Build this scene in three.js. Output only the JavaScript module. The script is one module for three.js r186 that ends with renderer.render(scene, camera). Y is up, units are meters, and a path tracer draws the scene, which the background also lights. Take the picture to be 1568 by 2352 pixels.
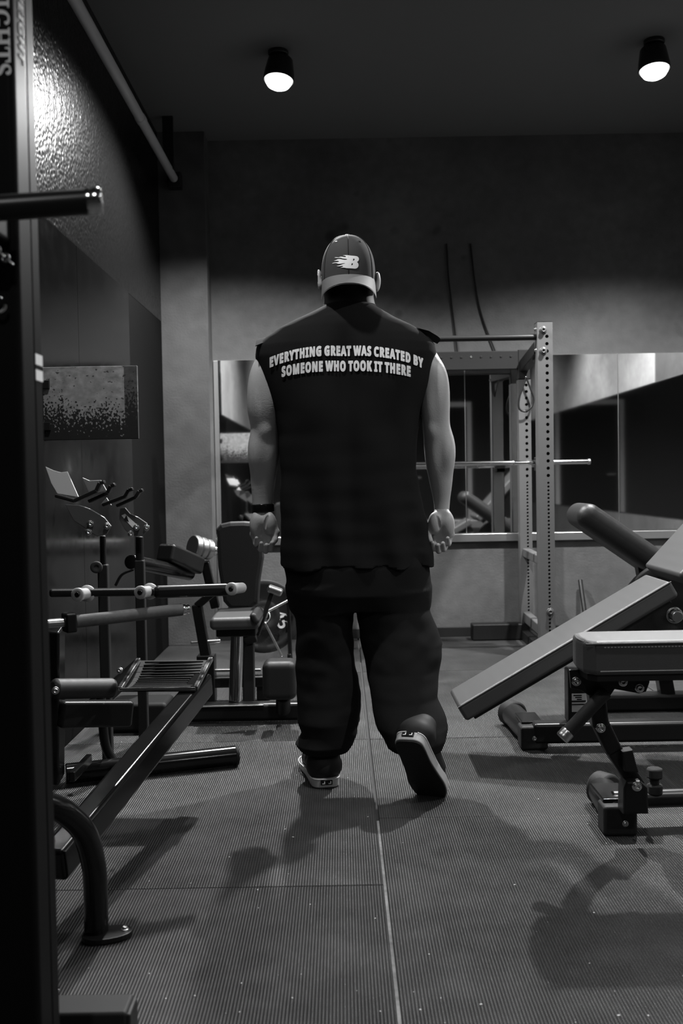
import * as THREE from 'three';
import { RoundedBoxGeometry } from 'three/addons/geometries/RoundedBoxGeometry.js';
import { mergeGeometries } from 'three/addons/utils/BufferGeometryUtils.js';
import { FontLoader } from 'three/addons/loaders/FontLoader.js';
import { TextGeometry } from 'three/addons/geometries/TextGeometry.js';
import { ImprovedNoise } from 'three/addons/math/ImprovedNoise.js';

// ---------- camera, exposure ----------
const scene = new THREE.Scene();
scene.background = new THREE.Color(0x000000);
const W = 1568, H = 2352, FOCAL = 2287;
const camera = new THREE.PerspectiveCamera(2 * Math.atan(H / 2 / FOCAL) * 180 / Math.PI, W / H, 0.05, 40);
camera.position.set(0, 1, 0);
camera.rotation.order = 'YXZ';
camera.rotation.set(-0.0332, 0, -0.0175);
camera.focus = 3.25; camera.userData.fStop = 4.5;
camera.updateMatrixWorld(true);
const renderer = new THREE.WebGLRenderer({ antialias: true });
renderer.toneMapping = THREE.LinearToneMapping;
renderer.toneMappingExposure = 1.0;
renderer.shadowMap.enabled = true;

// ---------- small helpers ----------
const V = (x, y, z) => new THREE.Vector3(x, y, z);
let seed = 20240611;
function rnd() { seed = (seed + 0x6D2B79F5) | 0; let t = Math.imul(seed ^ (seed >>> 15), 1 | seed); t = (t + Math.imul(t ^ (t >>> 7), 61 | t)) ^ t; return ((t ^ (t >>> 14)) >>> 0) / 4294967296; }
const noise = new ImprovedNoise();
const nz = (x, y, z) => noise.noise(x + 31.7, y + 17.3, z + 5.1);
// survey of the place: sight lines measured on the photograph, met with a known depth, height or side plane
function ray(px, py) { return V((px - W / 2) / FOCAL, -(py - H / 2) / FOCAL, -1).applyQuaternion(camera.quaternion); }
function at(px, py, d) { const r = ray(px, py); return r.multiplyScalar(-d / r.z).add(camera.position); }
function onY(px, py, y = 0) { const r = ray(px, py); return r.multiplyScalar((y - camera.position.y) / r.y).add(camera.position); }
function onX(px, py, x) { const r = ray(px, py); return r.multiplyScalar(x / r.x).add(camera.position); }
const mm = (d) => d / FOCAL;           // metres per survey step at a depth

const used = new Map();
function numbered(n) { const k = used.get(n) ?? 0; used.set(n, k + 1); return k ? n + '_' + String(k).padStart(3, '0') : n; }
function thing(name, label, category, base = V(0, 0, 0), group) {
  const o = new THREE.Group(); o.name = numbered(name); o.position.copy(base);
  o.userData = { label, category }; if (group) o.userData.group = group;
  scene.add(o); return o;
}
function flat(g) { const n = g.index ? g.toNonIndexed() : g; for (const k of Object.keys(n.attributes)) if (!['position', 'normal', 'uv'].includes(k)) n.deleteAttribute(k); if (!n.attributes.uv) n.setAttribute('uv', new THREE.BufferAttribute(new Float32Array(n.attributes.position.count * 2), 2)); n.morphAttributes = {}; return n; }
function join(gs) { gs = [].concat(gs); return gs.length === 1 ? gs[0] : mergeGeometries(gs.map(flat)); }
function obj(name, gs, mat, parent) {        // geometries in room coordinates
  const g = join(gs), m = new THREE.Mesh(g, mat); m.name = parent ? name : numbered(name);
  m.castShadow = m.receiveShadow = true;
  if (parent) { let p = V(0, 0, 0), q = parent; while (q) { p.add(q.position); q = q.parent; } g.translate(-p.x, -p.y, -p.z); parent.add(m); } else scene.add(m);
  return m;
}
function struct(name, gs, mat, parent) { const m = obj(name, gs, mat, parent); m.userData.kind = 'structure'; return m; }
function boxUV(g, s = 1) {                   // uv in metres, by the way each face points
  const p = g.attributes.position, n = g.attributes.normal, uv = new Float32Array(p.count * 2);
  for (let i = 0; i < p.count; i++) {
    const ax = Math.abs(n.getX(i)), ay = Math.abs(n.getY(i)), az = Math.abs(n.getZ(i));
    const [u, v] = ay >= ax && ay >= az ? [p.getX(i), p.getZ(i)] : ax > az ? [p.getZ(i), p.getY(i)] : [p.getX(i), p.getY(i)];
    uv[i * 2] = u / s; uv[i * 2 + 1] = v / s;
  }
  g.setAttribute('uv', new THREE.BufferAttribute(uv, 2)); return g;
}
function box(x0, x1, y0, y1, z0, z1, r = 0) {
  const w = Math.abs(x1 - x0), h = Math.abs(y1 - y0), d = Math.abs(z1 - z0);
  let g = r ? new RoundedBoxGeometry(w, h, d, 2, r) : new THREE.BoxGeometry(w, h, d);
  g = flat(g); g.translate((x0 + x1) / 2, (y0 + y1) / 2, (z0 + z1) / 2); return boxUV(g);
}
function frameTo(p, q, up) { const z = q.clone().sub(p).normalize(), x = up.clone().cross(z).normalize(), y = z.clone().cross(x); return new THREE.Matrix4().makeBasis(x, y, z).setPosition(p.clone().add(q).multiplyScalar(0.5)); }
function bar(p, q, w, h, up = V(0, 1, 0), r = 0.006, seg = 2) { const L = p.distanceTo(q); const g = flat(new RoundedBoxGeometry(w, h, L, seg, Math.min(r, w / 2.1, h / 2.1, L / 2.1))); boxUV(g); return g.applyMatrix4(frameTo(p, q, up)); }
function lathe(p, q, prof, seg = 24) {       // prof: [radius, 0..1 along p->q in metres]
  const g = new THREE.LatheGeometry(prof.map(([r, t]) => new THREE.Vector2(Math.max(r, 1e-5), t)), seg);
  const y = q.clone().sub(p).normalize(), a = Math.abs(y.y) > 0.9 ? V(1, 0, 0) : V(0, 1, 0), x = a.clone().cross(y).normalize(), z = x.clone().cross(y);
  return flat(g).applyMatrix4(new THREE.Matrix4().makeBasis(x, y, z).setPosition(p));
}
function rod(p, q, r, c = 0.003, seg = 22, r2 = r) {
  const L = p.distanceTo(q); c = Math.min(c, r * 0.6, L * 0.3);
  const P = []; const add = (pts) => P.push(pts);
  const gA = lathe(p, q, [[0, 0], [r - c, 0]], seg), gB = lathe(p, q, [[r - c, 0], [r - c * .3, c * .3], [r, c]], seg), gC = lathe(p, q, [[r, c], [r2, L - c]], seg), gD = lathe(p, q, [[r2, L - c], [r2 - c * .3, L - c * .3], [r2 - c, L]], seg), gE = lathe(p, q, [[r2 - c, L], [0, L]], seg);
  [gA, gB, gC, gD, gE].forEach(add); return join(P);
}
function pipe(pts, r, seg = 40, rad = 14, tension = 0.5) { const c = new THREE.CatmullRomCurve3(pts, false, 'catmullrom', tension); return flat(new THREE.TubeGeometry(c, seg, r, rad)); }
function slab(pts, t, origin, ux, uy, bevel = 0.002) {   // outline in (ux, uy) metres round origin, thickness t along ux x uy
  const s = new THREE.Shape(pts.map(([a, b]) => new THREE.Vector2(a, b)));
  const g = flat(new THREE.ExtrudeGeometry(s, { depth: t - 2 * bevel, bevelEnabled: bevel > 0, bevelThickness: bevel, bevelSize: bevel, bevelOffset: -bevel, bevelSegments: 2, curveSegments: 8 }));
  g.translate(0, 0, -t / 2 + bevel); const n = ux.clone().cross(uy);
  return g.applyMatrix4(new THREE.Matrix4().makeBasis(ux, uy, n).setPosition(origin));
}
function bolt(parent, p, dir, r, mat, name = 'bolt') {
  const d = dir.clone().normalize(), q = p.clone().add(d);
  return obj(name, [lathe(p, q, [[r * 1.45, 0], [r * 1.45, r * .22], [r * 1.2, r * .34], [0, r * .34]], 18), lathe(p, q, [[r, r * .3], [r, r * .85], [r * .82, r * 1.12], [r * .5, r * 1.15], [r * .45, r * .8], [0, r * .8]], 12)], mat, parent);
}
const font = await new FontLoader().loadAsync('fonts/droid/droid_sans_bold.typeface.json');
const serif = await new FontLoader().loadAsync('fonts/droid/droid_serif_bold.typeface.json');
function text(str, size, depth, origin, ux, uy, sx = 1, f = font) {
  let g = flat(new TextGeometry(str, { font: f, size, depth, curveSegments: 5 }));
  g.computeBoundingBox(); const b = g.boundingBox; g.translate(-(b.min.x + b.max.x) / 2, -(b.min.y + b.max.y) / 2, 0); g.scale(sx, 1, 1);
  return g.applyMatrix4(new THREE.Matrix4().makeBasis(ux, uy, ux.clone().cross(uy)).setPosition(origin));
}

// ---------- procedural textures ----------
function dataTex(n, fn, m = n) {
  const a = new Uint8Array(n * m * 4);
  for (let j = 0; j < m; j++) for (let i = 0; i < n; i++) { const v = Math.max(0, Math.min(255, Math.round(fn(i / n, j / m) * 255))), k = (j * n + i) * 4; a[k] = a[k + 1] = a[k + 2] = v; a[k + 3] = 255; }
  const t = new THREE.DataTexture(a, n, m); t.wrapS = t.wrapT = THREE.RepeatWrapping; t.magFilter = THREE.LinearFilter; t.minFilter = THREE.LinearFilter; t.needsUpdate = true; return t;
}
function tileNoise(u, v, f, z = 0) {         // tileable value from four shifted samples
  const w = (x) => x * x * (3 - 2 * x), a = w(u), b = w(v);
  const n = (x, y) => nz(x * f, y * f, z);
  return n(u, v) * (1 - a) * (1 - b) + n(u - 1, v) * a * (1 - b) + n(u, v - 1) * (1 - a) * b + n(u - 1, v - 1) * a * b;
}
const fbm = (u, v, f, z, o = 4) => { let s = 0, a = 1, t = 0; for (let i = 0; i < o; i++) { s += a * tileNoise(u, v, f, z + i * 3.3); t += a; a *= .55; f *= 2.1; } return s / t; };
const rep = (t, sx, sy = sx, srgb = false) => { const c = t.clone(); c.repeat.set(sx, sy); if (srgb) c.colorSpace = THREE.SRGBColorSpace; c.needsUpdate = true; return c; };
const RIB = 8;  // ribs in one tile
const texRib = dataTex(256, (u, v) => {
  const k = u * RIB, f = k - Math.floor(k), twist = 0.5 + 0.5 * Math.sin((v * 10 + f * 0.7) * Math.PI * 2);
  const h = Math.pow(Math.max(0, Math.sin(f * Math.PI)), 0.7); return h * (0.62 + 0.38 * twist);
});
const texDust = dataTex(512, (u, v) => { const a = fbm(u, v, 3, 1, 4), b = fbm(u, v, 30, 8, 2); return 0.66 + 0.5 * a + 0.16 * b; });
const texGrain = dataTex(256, (u, v) => 0.5 + 0.8 * fbm(u, v, 40, 3, 2));
const texPeel = dataTex(512, (u, v) => 0.5 + 0.55 * fbm(u, v, 42, 12, 2) + 0.2 * fbm(u, v, 9, 14, 2));
const texWall = dataTex(512, (u, v) => { const a = fbm(u, v, 4, 21, 4), b = fbm(u, v, 40, 25, 2), s = Math.max(0, fbm(u, v, 14, 29, 2) - 0.32); return 0.78 + 0.34 * a + 0.1 * b - 1.3 * s; });
const texLeather = dataTex(256, (u, v) => 0.5 + 0.5 * fbm(u, v, 40, 41, 2));
const texScuff = dataTex(256, (u, v) => 0.5 + 0.7 * fbm(u, v, 8, 51, 4));

// ---------- materials (the picture is black and white, so are they) ----------
const G = (v) => new THREE.Color(v, v, v);
const std = (v, rough, metal = 0, x = {}) => new THREE.MeshStandardMaterial({ color: G(v), roughness: rough, metalness: metal, ...x });
const dull = (v, rough, sp = .3, x = {}) => new THREE.MeshPhysicalMaterial({ color: G(v), roughness: rough, specularIntensity: sp, ...x });
const M = {
  mat: std(0.1, 0.35, 0, { map: rep(texDust, 0.5, 0.5, true), bumpMap: rep(texRib, 1 / (RIB * 0.0068), 1 / 0.062), bumpScale: 0.0036 }),
  mat2: std(0.112, 0.33, 0, { map: rep(texDust, 0.43, 0.43, true), bumpMap: rep(texRib, 1 / (RIB * 0.0068), 1 / 0.062), bumpScale: 0.0032 }),
  screed: std(0.05, 0.9),
  dustGlint: std(0.5, 0.95, 0, { map: rep(texDust, 2, 2, true) }),
  wallGrey: std(0.125, 0.85, 0, { map: rep(texWall, 0.4, 0.4, true), bumpMap: rep(texGrain, 2, 2), bumpScale: 0.001 }),
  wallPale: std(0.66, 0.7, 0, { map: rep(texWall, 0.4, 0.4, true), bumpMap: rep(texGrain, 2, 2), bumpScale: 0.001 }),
  pillar: std(0.125, 0.85, 0, { map: rep(texDust, 0.3, 0.3, true), bumpMap: rep(texGrain, 2, 2), bumpScale: 0.001 }),
  ceiling: std(0.09, 0.9),
  peel: dull(0.005, 0.25, .45),
  leftPaint: dull(0.005, 0.85, .06),
  darkGlass: new THREE.MeshPhysicalMaterial({ color: G(0.004), roughness: 0.3, metalness: 0, ior: 1.4, roughnessMap: rep(texScuff, 1, 1), specularIntensity: .45 }),
  mirror: std(0.78, 0.03, 1, {}),
  blackWall: std(0.03, 0.7, 0, { bumpMap: rep(texGrain, 2, 2), bumpScale: 0.001 }),
  alu: std(0.75, 0.32, 1),
  black: dull(0.011, 0.33, .6),
  blackMatte: dull(0.016, 0.6, .4),
  gloss: dull(0.007, 0.16, .8),
  postPaint: dull(0.006, 0.45, .1),
  rubber: dull(0.018, 0.55, .5, { bumpMap: rep(texGrain, 3, 3), bumpScale: 0.0006 }),
  vinyl: std(0.058, 0.42, 0, { bumpMap: rep(texLeather, 6, 6), bumpScale: 0.0006 }),
  vinylDark: dull(0.02, 0.42, .6, { bumpMap: rep(texLeather, 6, 6), bumpScale: 0.0006 }),
  chrome: std(0.8, 0.14, 1),
  steel: std(0.6, 0.3, 1),
  brushed: std(0.42, 0.38, 1, { roughnessMap: rep(texScuff, 3, 3) }),
  steelBlack: std(0.09, 0.35, 0.3),
  rack: std(0.11, 0.42, 0.3),
  rackDark: dull(0.012, 0.5, .4),
  pipeGrey: std(0.3, 0.5),
  gripDust: std(0.2, 0.75, 0.1, { map: rep(texWall, 3, 3, true) }),
  foxing: std(0.36, 0.5),
  white: std(0.78, 0.6),
  offwhite: std(0.5, 0.5),
  skin: std(0.36, 0.5, 0, { bumpMap: rep(texGrain, 5, 5), bumpScale: 0.0004 }),
  hair: dull(0.008, 0.6, .3),
  shirt: dull(0.013, 0.9, .08), trousers: dull(0.014, 0.95, .08),
  cap: dull(0.05, 0.85, .2), capBrim: std(0.09, 0.75),
  ink: std(0.88, 0.7),
};

// ---------- the room ----------
const BACK = -6.22, LEFT = -1.07, RIGHT = 2.6, REAR = 2.6, CEIL = 3.1, PZ = -6.05, PX = -0.785;
const MTOP = at(1400, 813, -BACK).y, LEDGE = at(1050, 1226, -BACK).y, GTOP = onX(200, 590, LEFT).y;
const floor = struct('floor', box(LEFT - .1, RIGHT + .1, -0.14, -0.012, BACK - .1, REAR + .1), M.screed);
{ // rubber mats, each a piece of its own; the long seam and the cross seams are where the photograph shows them
  const sx = 0.0905, gap = 0.0016, cols = [[LEFT + .002, sx - 0.004, [2.42, 3.79, 5.12]], [sx + 0.004, 1.42, [2.9, 3.79, 5.12]], [1.423, RIGHT - .002, [2.2, 3.4, 4.7]]];
  cols.forEach(([x0, x1, cuts], c) => {
    const zs = [REAR - .002, 1.25, 0.0, -1.15, ...cuts.map((d) => -d), BACK + .002];
    for (let i = 0; i + 1 < zs.length; i++) {
      const lift = (rnd() - .5) * 0.0016, g = box(x0, x1, -0.012, lift, zs[i + 1] + gap, zs[i] - gap, 0.003);
      obj('floor_mat', g, (i + c) % 2 ? M.mat : M.mat2, floor);
    }
  });
  obj('seam_dust_glint', [[-2.88, 2.4, .007]].map(([a, b, w]) => box(sx - w / 2, sx + w / 2, -0.011, -0.0006, a, b)), M.dustGlint, floor);  // dust in the long seam, its pale tone also painting the lit mat edge
}
struct('ceiling', box(LEFT - .1, RIGHT + .1, CEIL, CEIL + .12, BACK - .1, REAR + .1), M.ceiling);
const backWall = struct('wall_back', box(LEFT - .1, RIGHT + .1, 0, CEIL, BACK - .1, BACK), M.wallGrey);
struct('wall_right', box(RIGHT, RIGHT + .1, 0, CEIL, BACK, REAR), M.wallGrey);
struct('wall_left', box(LEFT - .1, LEFT, 0, CEIL, BACK, REAR), M.leftPaint);
const rear = struct('wall_rear', box(LEFT, RIGHT, 0, CEIL, REAR, REAR + .1), M.blackWall);
struct('pillar', box(LEFT, PX, 0, CEIL, BACK, PZ, 0.004), M.pillar);
struct('baseboard_back', box(PX, RIGHT, 0, 0.06, BACK, BACK + .018, 0.003), M.rackDark);
struct('baseboard_right', box(RIGHT - .018, RIGHT, 0, 0.075, BACK + .02, REAR, 0.003), M.rackDark);
{ // mirrors: separate sheets on the back wall, with a metal ledge below
  const y0 = LEDGE + .006, y1 = MTOP, edges = [PX + .035, at(1068, 1000, -BACK).x, at(1419, 1000, -BACK).x, RIGHT - .01];
  for (let i = 0; i < 3; i++) { const m = struct('mirror_panel', box(edges[i] + .0012, edges[i + 1] - .0012, y0, y1, BACK, BACK + .006), M.mirror, backWall); delete m.userData.kind; }
  for (const x of edges.slice(1, 3)) obj('mirror_joint', box(x - .0022, x + .0022, y0, y1, BACK, BACK + .009, .0008), M.steel, backWall);
  struct('trim_1', box(PX, RIGHT - .01, LEDGE - .05, LEDGE, BACK, BACK + .028, 0.004), M.alu);
  struct('trim_2', box(PX + .004, PX + .032, 0, MTOP, BACK, BACK + .012, 0.003), M.alu);
  // mirrors on the right wall
  for (let i = 0; i < 4; i++) obj('mirror_panel', box(RIGHT - .006, RIGHT, y0, y1, BACK + .05 + i * 2.2, BACK + 2.247 + i * 2.2), M.mirror, scene.getObjectByName('wall_right'));
  // dark glass lining of the left wall
  for (let i = 0; i < 2; i++) obj('glass_panel', box(LEFT, LEFT + .006, 0.1, GTOP, -5.1 + i * 1.0, -4.104 + i * 1.0), M.darkGlass, scene.getObjectByName('wall_left'));
}
{ // pebbled gloss plaster above the glass, modelled bump by bump where it catches the lamp
  const z0 = PZ, z1 = -2.75, y0 = GTOP, y1 = CEIL, st = .0056, n = Math.round((z1 - z0) / st), m = Math.round((y1 - y0) / st), P = [], K = [];
  for (let j = 0; j <= m; j++) for (let i = 0; i <= n; i++) { const z = z0 + (z1 - z0) * i / n, y = y0 + (y1 - y0) * j / m, e = (i === 0 || j === 0 || i === n || j === m) ? 0 : 1; P.push(LEFT + .001 + e * (.0016 + .0021 * nz(z * 80, y * 80, 4) + .0012 * nz(z * 24, y * 24, 8)), y, z); }
  for (let j = 0; j < m; j++) for (let i = 0; i < n; i++) { const a = j * (n + 1) + i, b = a + 1, c = a + n + 1, d = c + 1; K.push(a, c, b, b, c, d); }
  const g = new THREE.BufferGeometry(); g.setAttribute('position', new THREE.Float32BufferAttribute(P, 3)); g.setIndex(K); g.computeVertexNormals();
  obj('pebbled_plaster', g, M.peel, scene.getObjectByName('wall_left'));
}
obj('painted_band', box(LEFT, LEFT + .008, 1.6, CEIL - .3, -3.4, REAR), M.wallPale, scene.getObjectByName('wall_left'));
obj('painted_band', box(RIGHT - .004, RIGHT, MTOP + .004, CEIL - .2, -4.2, REAR), M.wallPale, scene.getObjectByName('wall_right'));
{ // a door and its frame in the rear wall, seen only in the mirrors
  const d = struct('door_1', box(1.0, 1.9, 0, 2.05, REAR - .04, REAR, 0.004), M.black);
  obj('door_frame', [box(0.93, 1.0, 0, 2.12, REAR - .06, REAR), box(1.9, 1.97, 0, 2.12, REAR - .06, REAR), box(1.0, 1.9, 2.05, 2.12, REAR - .06, REAR)], M.alu, d);
  obj('door_handle', [rod(V(1.08, 1.0, REAR - .1), V(1.2, 1.0, REAR - .1), .01), rod(V(1.08, 1.0, REAR - .04), V(1.08, 1.0, REAR - .1), .01)], M.steel, d);
}
{ // surface pipe under the ceiling along the left wall
  const a = V(-0.96, 2.80, -6.03), b = V(-0.96, 2.80, 1.8);
  const t = thing('conduit_pipe', 'grey round pipe running under the black ceiling along the left wall', 'pipe', V(-0.96, 2.80, -3));
  obj('tube', [rod(a, V(a.x, a.y, -5.0), .024), rod(V(a.x, a.y, -5.0), b, .024)], M.pipeGrey, t);
  obj('coupling', rod(V(a.x, a.y, -5.03), V(a.x, a.y, -4.97), .027), M.pipeGrey, t);
  for (const z of [-5.8, -3.6, -1.4]) obj('clip', [box(a.x - .03, a.x + .03, 2.80, CEIL, z - .012, z + .012, .002)], M.black, t);
  obj('elbow_box', box(a.x - .04, a.x + .04, 2.75, 2.84, -6.05, -5.97, .006), M.black, t);
}
{ // two loose cables down the back wall
  const cable = (pts, label) => { const t = thing('wall_cable', label, 'cable', pts[pts.length - 1]); obj('cord', pipe(pts, .005, 30, 8), M.black, t); };
  cable([at(1025, 560, 6.21), at(1030, 640, 6.208), at(1040, 720, 6.208), at(1050, 808, 6.205)], 'thin dark cable hanging down the grey wall, nearer the man');
  cable([at(1080, 560, 6.21), at(1092, 660, 6.208), at(1108, 730, 6.208), at(1137, 808, 6.205)], 'thin dark cable slanting down the grey wall, nearer the rack');
}
// ---------- ceiling spotlights ----------
function spot(p, aim, cd, label, cone = 1.12, pen = 0.55) {
  const t = thing('ceiling_spotlight', label, 'spotlight', V(p.x, CEIL, p.z), 'ceiling spotlights');
  const d = aim.clone().sub(p).normalize(), back = p.clone().addScaledVector(d, -0.11);
  obj('mount', rod(V(p.x, CEIL, p.z), V(p.x, CEIL - .02, p.z), .05, .004), M.black, t);
  obj('stem', rod(V(p.x, CEIL - .01, p.z), back.clone().addScaledVector(d, .03), .009), M.black, t);
  obj('housing', lathe(back, p, [[0, 0], [.05, 0], [.062, .012], [.074, .085], [.076, .118], [.071, .118], [.069, .1]], 28), M.black, t);
  const lens = obj('lens', lathe(back, p, [[.069, .104], [.066, .124], [.055, .142], [.032, .156], [0, .16]], 28), new THREE.MeshStandardMaterial({ color: 0xffffff, emissive: 0xffffff, emissiveIntensity: 4 }), t);
  lens.material.name = 'lamp_glow';
  const s = new THREE.SpotLight(0xffffff, cd, 0, cone, pen, 2); s.castShadow = true; s.shadow.radius = 1.9; s.shadow.mapSize.set(1024, 1024);
  s.position.copy(p.clone().addScaledVector(d, .062).sub(t.position)); s.target.position.copy(aim.clone().sub(t.position)); t.add(s, s.target);
}
spot(at(640, 182, 4.95), V(-0.55, 0, -4.5), 48, 'ceiling spotlight glowing left of the man, above his head', 1.27, 0.32);
spot(at(1502, 158, 4.9), V(1.6, 0, -4.45), 48, 'ceiling spotlight glowing at the upper right of the room', 1.27, 0.32);
spot(V(-0.45, 2.98, -2.75), V(-0.42, 0, -2.8), 8, 'left ceiling spotlight behind the man, above the camera view', 1.25, .5);
spot(V(1.85, 2.98, -2.15), V(1.75, 0, -2.35), 12, 'right ceiling spotlight behind the man, above the camera view', 1.25, .5);
spot(V(-0.45, 2.98, 0.4), V(-0.4, 0, 0.2), 5, 'left ceiling spotlight near the rear wall', 1.25, .5);
spot(V(1.85, 2.98, 0.4), V(1.75, 0, 0.2), 5, 'right ceiling spotlight near the rear wall', 1.25, .5);
{ // crumbs and lint trodden into the mats: too many and too small to count
  const gs = []; for (let i = 0; i < 150; i++) { const d = 1.75 + 2.6 * Math.pow(rnd(), 1.6), x = (rnd() - .5) * .72 * d, s = .0006 + .0016 * rnd() ** 3; const g = new THREE.IcosahedronGeometry(s, 0); g.scale(1 + rnd(), .5, 1); g.rotateY(rnd() * 6); g.translate(x, .0012, -d); gs.push(g); }
  const m = obj('floor_lint', gs, M.white); m.userData = { kind: 'stuff', label: 'tiny pale crumbs and lint scattered over the black floor mats', category: 'lint' };
}

// ---------- signed-distance modelling for the figure ----------
function nets(fn, lo, hi, h) {               // surface nets: one smooth closed skin
  const nx = Math.ceil((hi.x - lo.x) / h) + 1, ny = Math.ceil((hi.y - lo.y) / h) + 1, nzz = Math.ceil((hi.z - lo.z) / h) + 1;
  const F = new Float32Array(nx * ny * nzz), id = (i, j, k) => (k * ny + j) * nx + i;
  for (let k = 0; k < nzz; k++) for (let j = 0; j < ny; j++) for (let i = 0; i < nx; i++) F[id(i, j, k)] = fn(lo.x + i * h, lo.y + j * h, lo.z + k * h);
  const vi = new Int32Array(nx * ny * nzz).fill(-1), P = [], I = [];
  const C = [[0, 0, 0], [1, 0, 0], [0, 1, 0], [1, 1, 0], [0, 0, 1], [1, 0, 1], [0, 1, 1], [1, 1, 1]], E = [[0, 1], [2, 3], [4, 5], [6, 7], [0, 2], [1, 3], [4, 6], [5, 7], [0, 4], [1, 5], [2, 6], [3, 7]];
  for (let k = 0; k < nzz - 1; k++) for (let j = 0; j < ny - 1; j++) for (let i = 0; i < nx - 1; i++) {
    const f = C.map(([a, b, c]) => F[id(i + a, j + b, k + c)]); let s = 0; for (const v of f) if (v < 0) s++;
    if (s === 0 || s === 8) continue;
    let x = 0, y = 0, z = 0, n = 0;
    for (const [a, b] of E) if ((f[a] < 0) !== (f[b] < 0)) { const t = f[a] / (f[a] - f[b]); x += C[a][0] + t * (C[b][0] - C[a][0]); y += C[a][1] + t * (C[b][1] - C[a][1]); z += C[a][2] + t * (C[b][2] - C[a][2]); n++; }
    vi[id(i, j, k)] = P.length / 3; P.push(lo.x + (i + x / n) * h, lo.y + (j + y / n) * h, lo.z + (k + z / n) * h);
  }
  const quad = (a, b, c, d, flip) => { if (a < 0 || b < 0 || c < 0 || d < 0) return; if (flip) I.push(a, c, b, a, d, c); else I.push(a, b, c, a, c, d); };
  for (let k = 1; k < nzz - 1; k++) for (let j = 1; j < ny - 1; j++) for (let i = 1; i < nx - 1; i++) {
    const o = F[id(i, j, k)] < 0;
    if (o !== (F[id(i + 1, j, k)] < 0)) quad(vi[id(i, j - 1, k - 1)], vi[id(i, j, k - 1)], vi[id(i, j, k)], vi[id(i, j - 1, k)], !o);
    if (o !== (F[id(i, j + 1, k)] < 0)) quad(vi[id(i - 1, j, k - 1)], vi[id(i - 1, j, k)], vi[id(i, j, k)], vi[id(i, j, k - 1)], !o);
    if (o !== (F[id(i, j, k + 1)] < 0)) quad(vi[id(i - 1, j - 1, k)], vi[id(i, j - 1, k)], vi[id(i, j, k)], vi[id(i - 1, j, k)], !o);
  }
  const g = new THREE.BufferGeometry(), pos = new Float32Array(P), nor = new Float32Array(P.length), e = h * 0.6;
  for (let i = 0; i < P.length; i += 3) {
    const [x, y, z] = [P[i], P[i + 1], P[i + 2]];
    const a = fn(x + e, y, z) - fn(x - e, y, z), b = fn(x, y + e, z) - fn(x, y - e, z), c = fn(x, y, z + e) - fn(x, y, z - e), l = Math.hypot(a, b, c) || 1;
    nor[i] = a / l; nor[i + 1] = b / l; nor[i + 2] = c / l;
  }
  const uv = new Float32Array(P.length / 3 * 2); for (let i = 0; i < P.length / 3; i++) { uv[i * 2] = P[i * 3] + P[i * 3 + 2]; uv[i * 2 + 1] = P[i * 3 + 1]; }
  g.setAttribute('position', new THREE.BufferAttribute(pos, 3)); g.setAttribute('normal', new THREE.BufferAttribute(nor, 3)); g.setAttribute('uv', new THREE.BufferAttribute(uv, 2)); g.setIndex(I);
  return g;
}
const smin = (a, b, k) => { const h = Math.max(k - Math.abs(a - b), 0) / k; return Math.min(a, b) - h * h * k * 0.25; };
function cone(a, b, ra, rb) {                // tapered capsule
  const d = b.clone().sub(a), L2 = d.lengthSq();
  return (x, y, z) => { const t = Math.max(0, Math.min(1, ((x - a.x) * d.x + (y - a.y) * d.y + (z - a.z) * d.z) / L2)); return Math.hypot(x - a.x - d.x * t, y - a.y - d.y * t, z - a.z - d.z * t) - (ra + (rb - ra) * t); };
}
const ell = (c, rx, ry, rz) => (x, y, z) => { const k = Math.hypot((x - c.x) / rx, (y - c.y) / ry, (z - c.z) / rz); return (k - 1) * Math.min(rx, ry, rz); };
function chain(pts, k) {
  if (pts.length > 4) { const c = new THREE.CatmullRomCurve3(pts.map((p) => p[0]), false, 'catmullrom', .5), r = new THREE.SplineCurve(pts.map((p, i) => new THREE.Vector2(i, p[1]))), n = 54; pts = [...Array(n + 1)].map((_, i) => [c.getPoint(i / n), r.getPoint(i / n).y]); k = .0004; }
  const cs = []; for (let i = 0; i + 1 < pts.length; i++) cs.push(cone(pts[i][0], pts[i + 1][0], pts[i][1], pts[i + 1][1])); return (x, y, z) => { let d = cs[0](x, y, z); for (let i = 1; i < cs.length; i++) d = smin(d, cs[i](x, y, z), Math.min(k, .006)); return d; }; }
const union = (fs, k) => (x, y, z) => { let d = fs[0](x, y, z); for (let i = 1; i < fs.length; i++) d = smin(d, fs[i](x, y, z), k); return d; };
const DP = 3.28, PS = mm(DP);
const J = (px, py, toward = 0) => at(px, py, DP - toward);
// cloth envelope: rows of [py, left, right, depth behind, depth in front, depth centre], as heights of the standing figure
function envelope(rows, pw = 2.4) {
  const R = rows.map(([py, a, b, back, front, c = 0]) => { const L = J(a, py), Q = J(b, py); return { y: (L.y + Q.y) / 2, c: (L.x + Q.x) / 2, w: (Q.x - L.x) / 2, back, front, z: -DP + c }; });
  const top = R[0].y, bot = R[R.length - 1].y;
  return (x, y, z) => {
    const yy = Math.max(bot, Math.min(top, y)); let i = 0; while (i < R.length - 2 && yy < R[i + 1].y) i++;
    const A = R[i], B = R[i + 1], t = (A.y - yy) / (A.y - B.y), m = (k) => A[k] + (B[k] - A[k]) * t;
    const w = m('w'), dz = z - m('z'), b = dz > 0 ? m('back') : m('front');
    const k = Math.pow(Math.pow(Math.abs(x - m('c')) / w, pw) + Math.pow(Math.abs(dz) / b, pw), 1 / pw), d = (k - 1) * Math.min(w, b);
    const v = Math.max(y - top, bot - y); return v > 0 ? Math.max(d, v) : Math.max(d, v);
  };
}
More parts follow.
